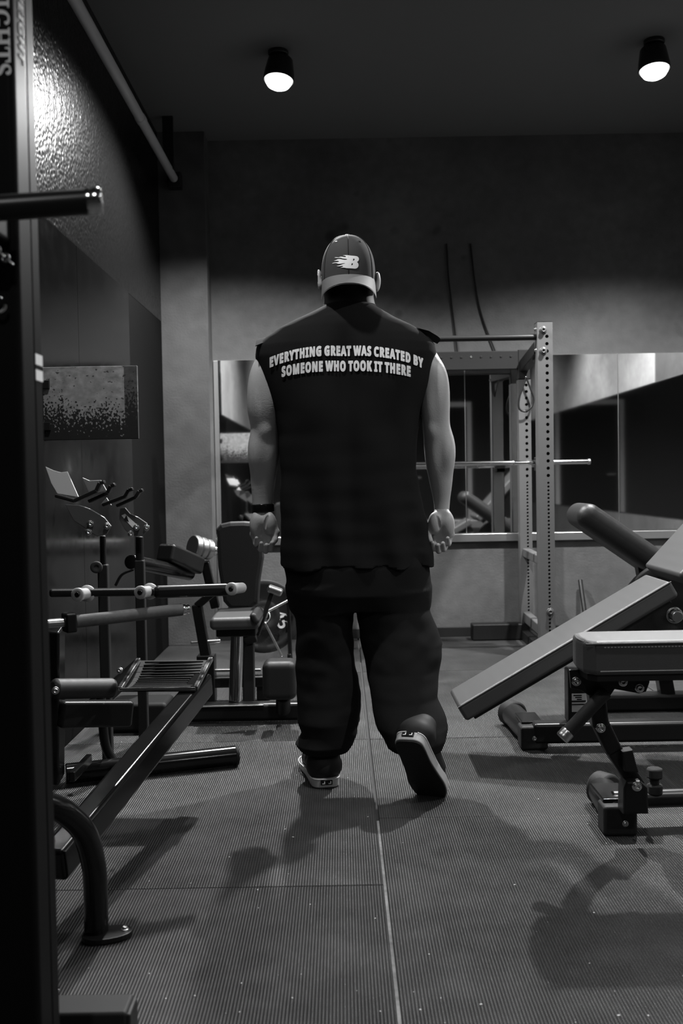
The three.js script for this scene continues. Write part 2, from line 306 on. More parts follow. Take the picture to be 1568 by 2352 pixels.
const foot0 = onY(742, 1806);
const man = thing('person', 'man seen from behind in black cap, sleeveless shirt and baggy trousers, walking away', 'person', V(foot0.x + .05, 0, -DP));
{
  // --- skin: head, neck, arms and hands as one body ---
  const Rr = (p) => p * PS;
  const head = union([ell(J(800, 628, -0.005), .079, .118, .1), ell(J(800, 668, -.035), .062, .075, .07), cone(J(800, 682, -.005), J(803, 740, .0), .066, .076), cone(J(803, 730, 0), J(803, 800, -.01), .08, .15)], .03);
  const nose = cone(J(800, 640, -.1), J(800, 655, -.122), .012, .016), browL = ell(J(778, 628, -.088), .025, .009, .014), browR = ell(J(822, 628, -.088), .025, .009, .014), lip = ell(J(800, 680, -.1), .026, .009, .012), lip2 = ell(J(800, 688, -.098), .023, .009, .012);
  const earL = union([ell(J(732, 640, .0), .010, .030, .019), ell(J(737, 655, .006), .008, .014, .012)], .01), earR = union([ell(J(867, 645, .0), .010, .030, .019), ell(J(862, 660, .006), .008, .014, .012)], .01);
  const hf = union([head, nose, browL, browR, lip, lip2, earL, earR], .012);
  const headG = nets(hf, V(J(715, 0).x, J(800, 790).y, -DP - .16), V(J(885, 0).x, J(800, 520).y, -DP + .14), .0048);
  const armL = union([chain([[J(634, 822, .0), Rr(40)], [J(612, 865, .015), Rr(37)], [J(605, 930, .02), Rr(37)], [J(608, 985, .012), Rr(32)], [J(606, 1035, .0), Rr(34)], [J(604, 1095, -.01), Rr(29)], [J(603, 1150, -.015), Rr(24)], [J(603, 1186, -.012), Rr(22)]], .03), ell(J(590, 900, .040), .026, .078, .026), ell(J(622, 915, .036), .020, .065, .026), ell(J(610, 990, .036), .017, .022, .022), ell(J(590, 1040, .012), .026, .062, .036), ell(J(620, 1045, .006), .020, .055, .034)], .018);
  const armR = union([chain([[J(962, 822, 0), Rr(40)], [J(988, 865, .015), Rr(36)], [J(999, 925, .018), Rr(32)], [J(1002, 985, .012), Rr(31)], [J(1009, 1040, 0), Rr(33)], [J(1012, 1100, -.01), Rr(27)], [J(1014, 1150, -.015), Rr(19)], [J(1014, 1184, -.012), Rr(17)]], .03), ell(J(1012, 900, .038), .025, .078, .026), ell(J(984, 925, .036), .021, .062, .026), ell(J(990, 990, .034), .017, .022, .022), ell(J(1026, 1035, .014), .025, .062, .036), ell(J(994, 1045, .008), .020, .055, .034)], .018);
  function hand(cx, s) {                       // s = +1: thumb on the left
    const X = (o) => cx + s * o, h = [];
    const palm = union([cone(J(X(2), 1178, -.01), J(X(4), 1196, .0), Rr(17), Rr(19)), ell(J(X(3), 1208, -.006), Rr(28), Rr(30), .017), ell(J(X(-15), 1202, .016), Rr(14), Rr(25), .018), ell(J(X(18), 1206, .012), Rr(12.5), Rr(27), .017), cone(J(X(-14), 1232, -.012), J(X(23), 1229, -.012), .0105, .0105)], .014);
    h.push(palm);
    const fing = [[-13, 1234, 20], [-1, 1237, 23], [11, 1236, 21], [22, 1231, 15]];
    fing.forEach(([o, y, l], i) => { const r = [.0088, .0092, .0088, .0078][i]; h.push(chain([[J(X(o), y, -.012), r * 1.05], [J(X(o - 1 + (i === 3 ? -2 : 0)), y + l, .0), r], [J(X(o - 4), y + l + 7 - i, .024), r * .92], [J(X(o - 6), y + l - 7 - i, .036), r * .8]], .004)); });
    h.push(chain([[J(X(-20), 1200, .012), .0125], [J(X(-29), 1222, .012), .0105], [J(X(-26), 1240, .02), .0092], [J(X(-19), 1252, .026), .0078]], .006));
    const f = (x, y, z) => { let d = h[0](x, y, z); for (let i = 1; i < h.length; i++) d = smin(d, h[i](x, y, z), .0055); return d; };
    const crease = cone(J(X(-8), 1186, .03), J(X(0), 1226, .026), .004, .004);
    const g = (x, y, z) => { const d = f(x, y, z), c = crease(x, y, z); return Math.max(d, -(c - .001)) ; };
    const a = J(cx - 48, 1290), b = J(cx + 48, 1166);
    return { g, geo: nets(g, V(a.x, a.y, -DP - .06), V(b.x, b.y, -DP + .075), .0028) };
  }
  const hL = hand(605, -1), hR = hand(1012, 1);
  const armBox = (f, x0, x1) => { const a = J(x0, 1186), b = J(x1, 740); return nets(f, V(a.x, a.y - .0, -DP - .1), V(b.x, b.y, -DP + .11), .006); };
  const lower = chain([[J(740, 1380, 0), .085], [J(748, 1560, .02), .062], [J(742, 1735, .02), .042]], .02), lower2 = chain([[J(885, 1380, 0), .085], [J(915, 1560, .06), .062], [J(935, 1670, .2), .042]], .02);
  const la = J(680, 1750), lb = J(1010, 1340);
  obj('body', [headG, armBox(armL, 555, 668), armBox(armR, 925, 1055), hL.geo, hR.geo, nets(union([lower, lower2], .01), V(la.x, la.y, -DP - .1), V(lb.x, lb.y, -DP + .28), .012)], M.skin, man);
  // --- hair under the cap and beard line ---
  const hairF = (x, y, z) => { const p = J(800, 628); return Math.max(head(x, y, z) - .006, Math.max(y - (J(800, 630).y), J(800, 712).y - y)); };
  const hairCut = (x, y, z) => Math.max(hairF(x, y, z), -(z + DP + .035));
  obj('hair', nets(hairCut, V(J(715, 0).x, J(800, 722).y, -DP - .05), V(J(885, 0).x, J(800, 605).y, -DP + .14), .0048), M.hair, man);
  // --- shirt ---
  const env = envelope([
    [700, 752, 852, .085, .085, .0], [716, 722, 876, .10, .10], [735, 682, 906, .115, .12], [755, 640, 950, .125, .13], [775, 612, 982, .132, .14], [795, 591, 1000, .138, .15], [818, 587, 1006, .142, .155], [850, 597, 998, .145, .16], [900, 614, 981, .148, .165], [945, 630, 966, .15, .165], [1000, 642, 957, .15, .165], [1080, 647, 955, .15, .17], [1180, 644, 972, .152, .175], [1250, 638, 982, .155, .175], [1300, 636, 988, .158, .175]], 2.5);
  const shirtF = (x, y, z) => {
    const e = env(x, y, z), low = Math.max(0, Math.min(1, (1.25 - y) / .5)), fold = (.006 + .008 * low) * Math.sin(x * 42 + 3.5 * nz(x * 4, y * 2.2, 3) + y * 5) * low + .009 * nz(x * 9, y * 7, z * 6) + .006 * nz(x * 5, y * 20, 9) * low;
    const spine = .016 * Math.exp(-Math.pow((x - .022) / .035, 2)) * (z > -DP ? 1 : 0) * Math.max(0, Math.min(1, (1.5 - y) / .1));
    return e + fold * .55 + spine;
  };
  const sa = J(560, 1312), sb = J(1040, 690);
  const shirt = obj('shirt', nets(shirtF, V(sa.x, sa.y, -DP - .2), V(sb.x, sb.y, -DP + .2), .0075), M.shirt, man);
  // loose cut-off sleeve edges standing off the shoulders
  const flap = (pts) => { const s = new THREE.CatmullRomCurve3(pts.map((p) => p[0])), t = new THREE.CatmullRomCurve3(pts.map((p) => p[1])), n = 18, m = 5, P = [], I = []; for (let i = 0; i <= n; i++) for (let j = 0; j <= m; j++) { const a = s.getPoint(i / n), b = t.getPoint(i / n), q = a.lerp(b, j / m); P.push(q.x, q.y, q.z); } for (let i = 0; i < n; i++) for (let j = 0; j < m; j++) { const a = i * (m + 1) + j, b = a + 1, c = a + m + 1, d = c + 1; I.push(a, c, b, b, c, d); } const g = new THREE.BufferGeometry(); g.setAttribute('position', new THREE.Float32BufferAttribute(P, 3)); g.setIndex(I); g.computeVertexNormals(); const g2 = g.clone(); g2.translate(0, -.003, 0); return [g, g2]; };
  obj('sleeve_edge', flap([[J(955, 752, .06), J(985, 760, .07)], [J(968, 760, .01), J(1010, 777, .0)], [J(985, 778, -.06), J(1004, 788, -.07)]]), M.shirt, man);
  obj('sleeve_edge', flap([[J(606, 786, .07), J(586, 794, .08)], [J(610, 775, .01), J(590, 780, .0)], [J(616, 775, -.06), J(598, 778, -.07)]]), M.shirt, man);
  obj('collar', pipe([...Array(13)].map((_, i) => { const a = i / 12 * Math.PI * 2; return J(802, 703 + 6 * Math.sin(a), 0).add(V(Math.cos(a) * .082, 0, Math.sin(a) * .088)); }), .006, 48, 8), M.shirt, man);
  // --- print on the back: two arched lines of lettering laid on the cloth ---
  const cw = 1600, ch = 440, cv = document.createElement('canvas'); cv.width = cw; cv.height = ch;
  const cx = cv.getContext('2d'); cx.fillStyle = '#000'; cx.fillRect(0, 0, cw, ch); cx.fillStyle = '#fff'; cx.strokeStyle = '#fff';
  const X0 = 598, X1 = 998, Y0 = 776, Y1 = 886, ks = cw / (X1 - X0);
  function arched(str, xa, xb, yTop, droop, size) {    // letter by letter along a shallow arch
    cx.font = 'bold ' + size * ks + 'px sans-serif'; const ws = [...str].map((c) => cx.measureText(c).width * (c === ' ' ? .7 : 1) + size * ks * .075), tot = ws.reduce((a, b) => a + b), sc = (xb - xa) * ks / tot; let x = (xa - X0) * ks; const mid = ((xa + xb) / 2 - X0) * ks, half = (xb - xa) / 2 * ks;
    [...str].forEach((c, i) => { const w = ws[i] * sc, m = x + w / 2, t = (m - mid) / half, y = (yTop - Y0) * ks + droop(t) * ks; cx.save(); cx.translate(m, y); const e = .01; cx.transform(1, (droop(t + e) - droop(t - e)) / (2 * e) / ((xb - xa) / 2), 0, 1, 0, 0); cx.scale(sc, 1.12); cx.textAlign = 'center'; cx.textBaseline = 'alphabetic'; cx.lineJoin = 'round'; cx.lineWidth = size * ks * .10; cx.fillText(c, 0, size * ks * .73); cx.strokeText(c, 0, size * ks * .73); cx.restore(); x += w; });
  }
  arched('EVERYTHING GREAT WAS CREATED BY', 616, 973, 795, (t) => 25 * Math.pow(Math.abs(t), 2.6) + (t > 0 ? 1.5 * t : 0), 26);
  arched('SOMEONE WHO TOOK IT THERE', 645, 944, 831, (t) => 12 * Math.pow(Math.abs(t), 2.4) - 1, 27);
  const tex = new THREE.CanvasTexture(cv); tex.colorSpace = THREE.NoColorSpace;
  const nu = 100, nv = 30, P = [], UV = [], I = [];
  for (let j = 0; j <= nv; j++) for (let i = 0; i <= nu; i++) {
    const p = J(X0 + (X1 - X0) * i / nu, Y0 + (Y1 - Y0) * j / nv, .13), dir = V(0, 0, -1); let q = p.clone().addScaledVector(dir, -.2);
    for (let s = 0; s < 60; s++) { const d = shirtF(q.x, q.y, q.z); if (d < .0012) break; q.addScaledVector(dir, Math.max(d * .5, .0008)); if (q.z < -DP - .05) break; }
    P.push(q.x, q.y, q.z + .0025); UV.push(i / nu, 1 - j / nv);
  }
  for (let j = 0; j < nv; j++) for (let i = 0; i < nu; i++) { const a = j * (nu + 1) + i, b = a + 1, c = a + nu + 1, d = c + 1; I.push(a, c, b, b, c, d); }
  const pg = new THREE.BufferGeometry(); pg.setAttribute('position', new THREE.Float32BufferAttribute(P, 3)); pg.setAttribute('uv', new THREE.Float32BufferAttribute(UV, 2)); pg.setIndex(I); pg.computeVertexNormals();
  const pr = obj('back_print', pg, new THREE.MeshStandardMaterial({ color: G(.9), roughness: .7, alphaMap: tex, transparent: true, side: THREE.DoubleSide }), shirt); pr.userData.label = 'white block lettering in two arched lines';
  // --- trousers ---
  const hip = envelope([[1200, 652, 975, .12, .14], [1300, 648, 988, .15, .155], [1360, 662, 988, .15, .15], [1395, 672, 986, .125, .13]], 2.4);
  const legL = envelope([[1350, 662, 815, .13, .13], [1420, 680, 812, .12, .125], [1500, 680, 812, .11, .12, -.005], [1590, 680, 828, .11, .11, .0], [1650, 680, 826, .11, .11, .015], [1680, 690, 820, .10, .11, .02], [1702, 678, 813, .105, .12, .02], [1722, 690, 800, .085, .1, .01]], 2.2);
  const legR = envelope([[1350, 812, 988, .13, .13], [1400, 817, 986, .12, .13, .0], [1440, 825, 1003, .12, .13, .01], [1475, 832, 1014, .12, .125, .025], [1530, 845, 1006, .115, .115, .06], [1585, 855, 998, .11, .11, .11], [1612, 856, 1008, .11, .11, .14], [1642, 862, 1017, .11, .11, .17], [1664, 876, 1010, .1, .1, .19], [1684, 886, 1000, .085, .09, .2]], 2.2);
  const trF = (x, y, z) => {
    let d = smin(smin(legL(x, y, z), hip(x, y, z), .03), legR(x, y, z), .012);
    const cuff = Math.max(0, Math.min(1, (.42 - y) / .25)), knee = Math.exp(-Math.pow((y - .45) / .16, 2));
    return d + .009 * nz(x * 9, y * 6, z * 8) + cuff * .006 * nz(x * 8, y * 24, z * 8) + knee * .005 * nz(x * 12 + y * 14, y * 16 - x * 12, z * 6);
  };
  const ta = J(640, 1756), tb = J(1050, 1196);
  obj('trousers', nets(trF, V(ta.x, ta.y, -DP - .2), V(tb.x, tb.y, -DP + .34), .0085), M.trousers, man);
  // --- wrist watch ---
  const w0 = J(604, 1177, -.013), w1 = J(603, 1158, -.014), wr = Rr(25.5), L = w0.distanceTo(w1);
  const watch = obj('wrist_watch', lathe(w0, w1, [[wr - .004, 0], [wr, .0], [wr + .002, .003], [wr + .002, L - .003], [wr, L], [wr - .004, L]], 30), M.gloss, man); watch.userData.label = 'black wrist watch strap';
  // --- cap worn backwards ---
  const cc = J(800, 649, -.002), rx = .0885, ry = .152, rz = .108, tilt = (v) => v;
  const capPt = (th, ph) => { const y = ph / (Math.PI / 2), r = Math.sqrt(Math.max(0, 1 - y * y * y)); return V(cc.x + rx * r * Math.cos(th), cc.y + ry * y, cc.z + rz * r * Math.sin(th)); };
  const grid = (fn, n, m) => { const Q = [], K = [], U = []; for (let j = 0; j <= m; j++) for (let i = 0; i <= n; i++) { const p = fn(i / n, j / m); Q.push(p.x, p.y, p.z); U.push(i / n, j / m); } for (let j = 0; j < m; j++) for (let i = 0; i < n; i++) { const a = j * (n + 1) + i, b = a + 1, c = a + n + 1, d = c + 1; K.push(a, c, b, b, c, d); } const g = new THREE.BufferGeometry(); g.setAttribute('position', new THREE.Float32BufferAttribute(Q, 3)); g.setAttribute('uv', new THREE.Float32BufferAttribute(U, 2)); g.setIndex(K); g.computeVertexNormals(); return g; };
  const crown = obj('cap_crown', grid((u, v) => capPt(-u * Math.PI * 2, (1 - (1 - v) ** 2) * Math.PI / 2), 64, 30), M.cap, man);
  for (let i = 0; i < 6; i++) { const th = Math.PI / 2 + i * Math.PI / 3; obj('seam', pipe([...Array(9)].map((_, k) => { const p = capPt(th, (1 - (1 - k / 8) ** 2) * Math.PI / 2 * .99 + .01); return p.add(p.clone().sub(cc).multiplyScalar(.004)); }), .0013, 24, 6), M.hair, crown); }
  obj('button', lathe(V(cc.x, cc.y + ry - .002, cc.z), V(cc.x, cc.y + ry + .1, cc.z), [[.011, 0], [.0105, .003], [.007, .0055], [0, .0065]], 14), M.hair, crown);
  for (const s of [-1, 1]) { const p = capPt(Math.PI / 2 + s * .62, 1.22), n = p.clone().sub(cc).normalize(); obj('eyelet', lathe(p.clone().addScaledVector(n, -.001), p.clone().add(n), [[.0045, 0], [.0045, .002], [.002, .0022], [.002, .001]], 12), M.hair, crown); }
  obj('sweatband', grid((u, v) => { const p = capPt(-u * Math.PI * 2, .0); return V(cc.x + (p.x - cc.x) * 1.004, cc.y - .012 + v * .016, cc.z + (p.z - cc.z) * 1.004); }, 48, 2), M.hair, crown);
  const brimPt = (u, v, dy) => { const a = (u - .5) * 2, th = Math.PI / 2 - a * 1.36, e = capPt(th, 0); return V(e.x + (e.x - cc.x) * v * .03, cc.y + .004 - v * .040 - .024 * a * a * v - .004 * (1 - v) * a * a - .0 + dy + .0 * u, e.z + v * (.066 - .045 * Math.pow(Math.abs(a), 2.5))); };
  obj('cap_brim', [grid((u, v) => brimPt(u, v, .0016), 36, 10), grid((u, v) => brimPt(1 - u, v, -.0016), 36, 10)], M.capBrim, man);
  { // flame letter emblem on the crown
    const n = 512, c2 = document.createElement('canvas'); c2.width = n; c2.height = n / 2; const k = c2.getContext('2d'); k.fillStyle = '#000'; k.fillRect(0, 0, n, n / 2); k.fillStyle = '#fff';
    const S = (x) => (x - 480) / 500 * n, T = (y) => (y - 590) / 260 * n / 2;       // survey of the emblem
    k.beginPath(); k.moveTo(S(680), T(603)); k.bezierCurveTo(S(760), T(592), S(800), T(608), S(830), T(608)); k.lineTo(S(920), T(612)); k.bezierCurveTo(S(985), T(616), S(990), T(690), S(935), T(722)); k.bezierCurveTo(S(985), T(745), S(975), T(845), S(890), T(845)); k.lineTo(S(740), T(838)); k.bezierCurveTo(S(720), T(828), S(690), T(830), S(640), T(820)); k.bezierCurveTo(S(680), T(815), S(690), T(805), S(685), T(797)); k.bezierCurveTo(S(650), T(790), S(620), T(808), S(570), T(785)); k.bezierCurveTo(S(620), T(790), S(660), T(765), S(725), T(752)); k.bezierCurveTo(S(700), T(735), S(620), T(770), S(580), T(742)); k.bezierCurveTo(S(550), T(725), S(520), T(732), S(485), T(728)); k.bezierCurveTo(S(540), T(705), S(580), T(730), S(612), T(710)); k.bezierCurveTo(S(620), T(690), S(560), T(695), S(520), T(686)); k.bezierCurveTo(S(570), T(680), S(580), T(655), S(640), T(668)); k.bezierCurveTo(S(690), T(680), S(720), T(695), S(760), T(682)); k.bezierCurveTo(S(755), T(660), S(700), T(675), S(650), T(645)); k.bezierCurveTo(S(600), T(635), S(560), T(645), S(530), T(622)); k.bezierCurveTo(S(580), T(620), S(590), T(640), S(625), T(628)); k.bezierCurveTo(S(660), T(615), S(690), T(640), S(735), T(635)); k.bezierCurveTo(S(745), T(615), S(720), T(610), S(680), T(603)); k.fill();
    k.fillStyle = '#000'; for (const [x, y] of [[877, 682], [848, 768]]) { k.beginPath(); k.moveTo(S(x - 14), T(y + 20)); k.lineTo(S(x - 6), T(y - 20)); k.lineTo(S(x + 16), T(y - 16)); k.quadraticCurveTo(S(x + 18), T(y + 4), S(x + 4), T(y + 16)); k.fill(); }
    const t2 = new THREE.CanvasTexture(c2); t2.colorSpace = THREE.NoColorSpace;
    const g = grid((u, v) => { const q = J(700 + (480 + 500 * u) / 7.84, 510 + (590 + 260 * v) / 7.84, .1), dx = (q.x - cc.x) / rx, yy = Math.max(.02, (q.y - cc.y) / ry), r = Math.sqrt(1 - Math.min(.95, yy) ** 3); return V(q.x, q.y, cc.z + rz * Math.sqrt(Math.max(.01, r * r - dx * dx)) + .0016); }, 24, 14);
    const uv = g.attributes.uv; for (let i = 0; i < uv.count; i++) uv.setY(i, 1 - uv.getY(i));
    const e = obj('emblem', g, new THREE.MeshStandardMaterial({ color: G(.8), roughness: .7, alphaMap: t2, transparent: true, side: THREE.DoubleSide }), crown); e.userData.label = 'white letter B with flames trailing to the left';
  }
  // --- spectacle temples hooked over the ears ---
  for (const [x, y] of [[738, 632], [861, 637]]) { const a = J(x, y, -.06), b = J(x, y, .0), c = J(x + (x < 800 ? 1 : -1), y + 16, .014); obj('spectacle_temple', pipe([a, b, c], .003, 20, 8), M.gloss, man); }
  // --- shoes ---
  function shoe(origin, zAxis, upHint, name, collar) {
    const z = zAxis.clone().normalize(), x = upHint.clone().cross(z).normalize(), y = z.clone().cross(x), mtx = new THREE.Matrix4().makeBasis(x, y, z).setPosition(origin);
    const out = [[0, 0], [.024, .002], [.038, .016], [.042, .045], [.043, .1], [.05, .16], [.056, .205], [.052, .25], [.036, .282], [.014, .296]]; const full = [...out, ...out.slice(1).reverse().map(([a, b]) => [-a * (b > .1 && b < .26 ? .93 : 1), b])];
    const shape = (k) => { const s = new THREE.Shape(); const c = new THREE.SplineCurve([...full, full[0]].map(([a, b]) => new THREE.Vector2(a * k, .148 + (b - .148) * k))); s.setFromPoints(c.getPoints(70)); return s; };
    const ext = (k, d, y0, bv) => { const g = flat(new THREE.ExtrudeGeometry(shape(k), { depth: d - 2 * bv, bevelEnabled: true, bevelThickness: bv, bevelSize: bv, bevelOffset: -bv, bevelSegments: 2 })); g.rotateX(Math.PI / 2); g.scale(-1, -1, 1); g.translate(0, y0, 0); return g; };
    const fix = (g) => { g.scale(1, 1, 1); return g; };
    const put = (g) => join(g).applyMatrix4(mtx);
    mtx.scale(V(1.12, 1.06, 1.04));
    const s = obj(name, (() => { // upper
      const f0 = union([chain([[V(0, .055, .046), .0415], [V(0, .058, .12), .041], [V(0, .048, .19), .042], [V(0, .038, .255), .034]], .03), cone(V(0, .06, .048), V(0, .1, .066), .040, .038)], .02);
      const f = (a, b, c) => Math.max(f0(a / 1.17, b, c), .018 - b, b - (.112 + .02 * Math.cos((c - .05) * 60) * (c < .12 ? 1 : 0)));
      return put(nets(f, V(-.06, .012, -.01), V(.06, .14, .31), .004));
    })(), M.blackMatte, man);
    const fox = obj('sole_side', put(ext(1, .027, .005, .003)), M.foxing, s), tread = obj('sole_tread', put(ext(.97, .009, 0, .002)), M.rubber, s);
    if (collar) obj('collar_piping', put(pipe([V(-.035, .102, .085), V(-.033, .108, .055), V(-.018, .108, .036), V(0, .096, .026), V(.018, .108, .036), V(.033, .108, .055), V(.035, .102, .085)], .003, 36, 8)), M.offwhite, s);
    obj('sole_line', put(pipe([...Array(27)].map((_, i) => { const c = new THREE.SplineCurve([...full, full[0]].map(([a, b]) => new THREE.Vector2(a * 1.0, b))).getPoint((i + .5) / 28); return V(c.x * 1.01, .0285, .148 + (c.y - .148) * 1.005); }), .0016, 90, 6)), M.white, s);
    obj('heel_label', put(box(-.017, .017, .012, .026, -.0035, .004, .001)), M.gloss, s);
    for (const sg of [-1, 1]) obj('heel_mark', put([box(sg * .009 - .004, sg * .009 + .004, .015, .017, -.0045, 0), box(sg * .009 - .004, sg * .009 - .0015, .017, .023, -.0045, 0)]), M.white, s);
    for (let i = 0; i < 5; i++) obj('lace', put(bar(V(-.022, .094 - i * .008, .125 + i * .02), V(.022, .094 - i * .008, .125 + i * .02), .008, .004)), M.white, s);
    for (const sg of [-1, 1]) obj('side_stripe', put(pipe([V(sg * .0405, .05, .06), V(sg * .044, .06, .1), V(sg * .044, .062, .14), V(sg * .045, .046, .185), V(sg * .0435, .034, .23)], .0035, 30, 6)), M.offwhite, s);
    return s;
  }
  const hl = onY(750, 1811); shoe(hl, V(-.16, 0, -1), V(0, 1, 0), 'shoe', true);
  const toe = onY(990, 1828), hr = at(933, 1700, -toe.z - .155), zx = toe.clone().sub(hr); shoe(hr, zx, V(.42, .75, -1), 'shoe', false);
}

// ---------- left side equipment ----------
function poly(pts, d, t, bevel = 0.0015) {   // plate cut to an outline, standing across the room at depth d
  const w = pts.map(([x, y]) => at(x, y, d)), o = w[0].clone(); o.z = -d;
  return slab(w.map((p) => [p.x - o.x, p.y - o.y]), t, o, V(1, 0, 0), V(0, 1, 0), bevel);
}
function pad(c, w, h, t, rx = 0, ry = 0, rz = 0, r = 0.02) {   // upholstered pad: w across, h along, t thick (thickness along y before turning)
  const g = flat(new RoundedBoxGeometry(w, t, h, 5, Math.min(r, t / 2.05))); boxUV(g, .25);
  const m = new THREE.Matrix4().makeRotationFromEuler(new THREE.Euler(rx, ry, rz, 'YXZ')).setPosition(c); return g.applyMatrix4(m);
}
const FRONT = V(0, 0, 1);
{ // --- cable machine upright close to the camera ---
  const t = thing('cable_machine', 'tall black cable machine upright with WEIGHTS lettering at the left edge', 'gym machine', V(-0.53, 0, -1.46));
  const xr = -0.446;
  obj('upright', box(-.66, xr, 0, 2.3, -1.472, -1.408, .010), M.postPaint, t);
  obj('rear_flange', box(-.66, xr - .003, 0, 2.3, -1.515, -1.478, .004), M.postPaint, t);
  obj('upright_lettering', text('WEIGHTS', .026, .0008, at(0, 38, 1.4078), V(0, -1, 0), V(1, 0, 0), .92, serif), M.white, t);
  obj('side_lettering', text('WEIGHT', .020, .0006, V(xr, at(74, 55, 1.45).y, -1.447), V(0, -1, 0), V(0, 0, -1), 1.05), M.offwhite, t);
  const y1 = at(88, 826, 1.5), y2 = at(88, 862, 1.5);
  for (const y of [y1, y2]) obj('sticker', box(xr - .004, xr - .0022, y.y - .009, y.y + .007, -1.514, -1.48), M.white, t);
  const a = at(-70, 483, 1.33), b = at(206, 463, 1.365);
  const peg = obj('storage_peg', rod(a, b, .0172, .003), M.black, t);
  const e = b.clone().add(b.clone().sub(a).normalize());
  obj('end_cap', lathe(b.clone().lerp(a, .03), e, [[.0178, 0], [.0184, .003], [.0184, .007], [.0176, .009], [.0184, .012], [.0186, .018], [.016, .0215], [.010, .0215], [.008, .019], [0, .019]], 26), M.chrome, peg);
  obj('peg_bracket', bar(V(a.x + .012, a.y, -1.33), V(a.x + .012, a.y, -1.41), .03, .05), M.black, t);
  // chain hanging in front of the upright
  const chain = obj('chain_hook', pipe([...Array(9)].map((_, i) => { const k = i / 8 * Math.PI * 1.7; return at(-2 + 14 * Math.cos(k), 700 + 17 * Math.sin(k), 1.395); }), .0025, 30, 8), M.chrome, t);
  for (let i = 0; i < 4; i++) { const p = at(-8 + i * 10, 574 + i * 9, 1.39); const g = new THREE.TorusGeometry(.0055, .0017, 8, 16); g.rotateX(i % 2 ? Math.PI / 2 : .2); g.rotateZ(-.7); g.translate(p.x, p.y, p.z); obj('chain_link', g, M.steel, chain); }
  // base beam
  const n0 = onY(285, 2326, .085), f0 = onY(290, 2280, .085);
  obj('base_beam', box(-.66, n0.x + .004, .0, .085, n0.z, f0.z, .007), M.blackMatte, t);
  obj('beam_end_cap', box(n0.x + .001, n0.x + .010, .004, .08, n0.z - .003, f0.z + .003, .004), M.rubber, t);
}
{ // --- low row machine: lever, grip, foot plate, rails ---
  const t = thing('low_row_machine', 'black low row machine with ribbed foot plate, lever and padded rollers', 'gym machine', V(-.75, 0, -2.8));
  // lever with end rollers
  obj('lever_arm', [bar(at(113, 1362, 2.72), at(356, 1359, 2.80), .03, .022, V(0, 1, 0), .008), bar(at(352, 1360, 2.80), at(528, 1354, 2.88), .034, .036, V(0, 1, 0), .014)], M.black, t);
  const spool = (x, y, d, two) => {
    const a = at(x, y, d), b = at(x + 25, y - 3, d + .075), L = a.distanceTo(b);
    const s = obj('roller', lathe(a, b, [[.0, .002], [.006, .002], [.0075, 0], [.0165, 0], [.0185, .003], [.0185, .012], [.016, .016], [.0155, two ? L - .014 : L]], 26), M.offwhite, t);
    if (two) obj('rear_flange', lathe(a, b, [[.0155, L - .014], [.0225, L - .012], [.0235, L - .006], [.0225, L], [.012, L]], 28), M.offwhite, s);
    obj('roller_bolt', lathe(a.clone().add(V(0, 0, .001)), a.clone().add(V(-.2, 0, 1)), [[.0072, -.002], [.0072, .001], [.004, .003], [.0032, .001], [0, .001]], 12), M.gloss, s);
  };
  spool(177, 1366, 2.68, true); spool(321, 1361, 2.74, true); spool(530, 1353, 2.83, false);
  // worn grip bar
  const ga = at(172, 1428, 2.66), gb = at(418, 1400, 2.82), gd = gb.clone().sub(ga).normalize();
  const grip = obj('grip_bar', boxUV(rod(ga, gb, .0175, .002)), M.gripDust, t);
  obj('grip_knob', lathe(gb, gb.clone().add(gd), [[.0155, 0], [.0155, .008], [.012, .009], [.012, .012], [.0135, .013], [.0135, .02], [.009, .023], [0, .023]], 20), M.chrome, grip);
  obj('grip_sleeve', rod(at(60, 1436, 2.6), ga, .012), M.steel, grip);
  obj('grip_collar', bar(ga.clone().addScaledVector(gd, -.03), ga.clone().addScaledVector(gd, .0), .05, .052), M.black, grip);
  // foot plate with ribs, dished
  const FL = at(275, 1583, 3.0), FR = at(449, 1581, 3.0), BR = at(484, 1513, 3.22), BL = at(318, 1515, 3.22);
  const sheet = obj('foot_plate', (() => { const mid = (a, b, k) => a.clone().lerp(b, k), P = []; for (let i = 0; i < 8; i++) { const k0 = i / 8, k1 = (i + 1) / 8, dip = (k) => -.022 * Math.sin(k * Math.PI) - .006; const a = mid(FL, BL, k0), b = mid(FR, BR, k0), c = mid(FR, BR, k1), d = mid(FL, BL, k1); a.y += dip(k0); b.y += dip(k0); c.y += dip(k1); d.y += dip(k1); P.push(bar(mid(a, b, .5).clone().add(V(0, 0, .001)), mid(d, c, .5).clone().add(V(0, 0, -.001)), a.distanceTo(b), .006, V(0, 1, 0), .001, 1)); } return P; })(), M.blackMatte, t);
  for (let i = 0; i < 15; i++) { const k = (i + .7) / 15.6, a = FL.clone().lerp(BL, k), b = FR.clone().lerp(BR, k), dip = -.022 * Math.sin(k * Math.PI); a.y += dip; b.y += dip; const e = b.clone().sub(a); obj('tread_rib', bar(a.clone().addScaledVector(e, .1), b.clone().addScaledVector(e, -.09), .006, .006, V(0, 1, 0), .0018), M.black, sheet); }
  const edge = (a, b) => obj('plate_edge', bar(a, b, .016, .014, V(0, 1, 0), .003), M.brushed, sheet);
  edge(FL, BL); edge(FR, BR); obj('plate_lip', bar(FL, FR, .006, .008, V(0, 1, 0), .002), M.brushed, sheet);
  // rail and struts
  obj('main_rail', bar(at(468, 1570, 3.16), at(120, 1990, 2.16), .062, .075, V(0, 1, 0), .012, 3), M.gloss, t);
  const fa = at(150, 1768, 3.28), fb = at(541, 1736, 3.47); fa.y = fb.y = .036;
  obj('floor_tube', rod(fa, fb, .034, .004, 30), M.gloss, t);
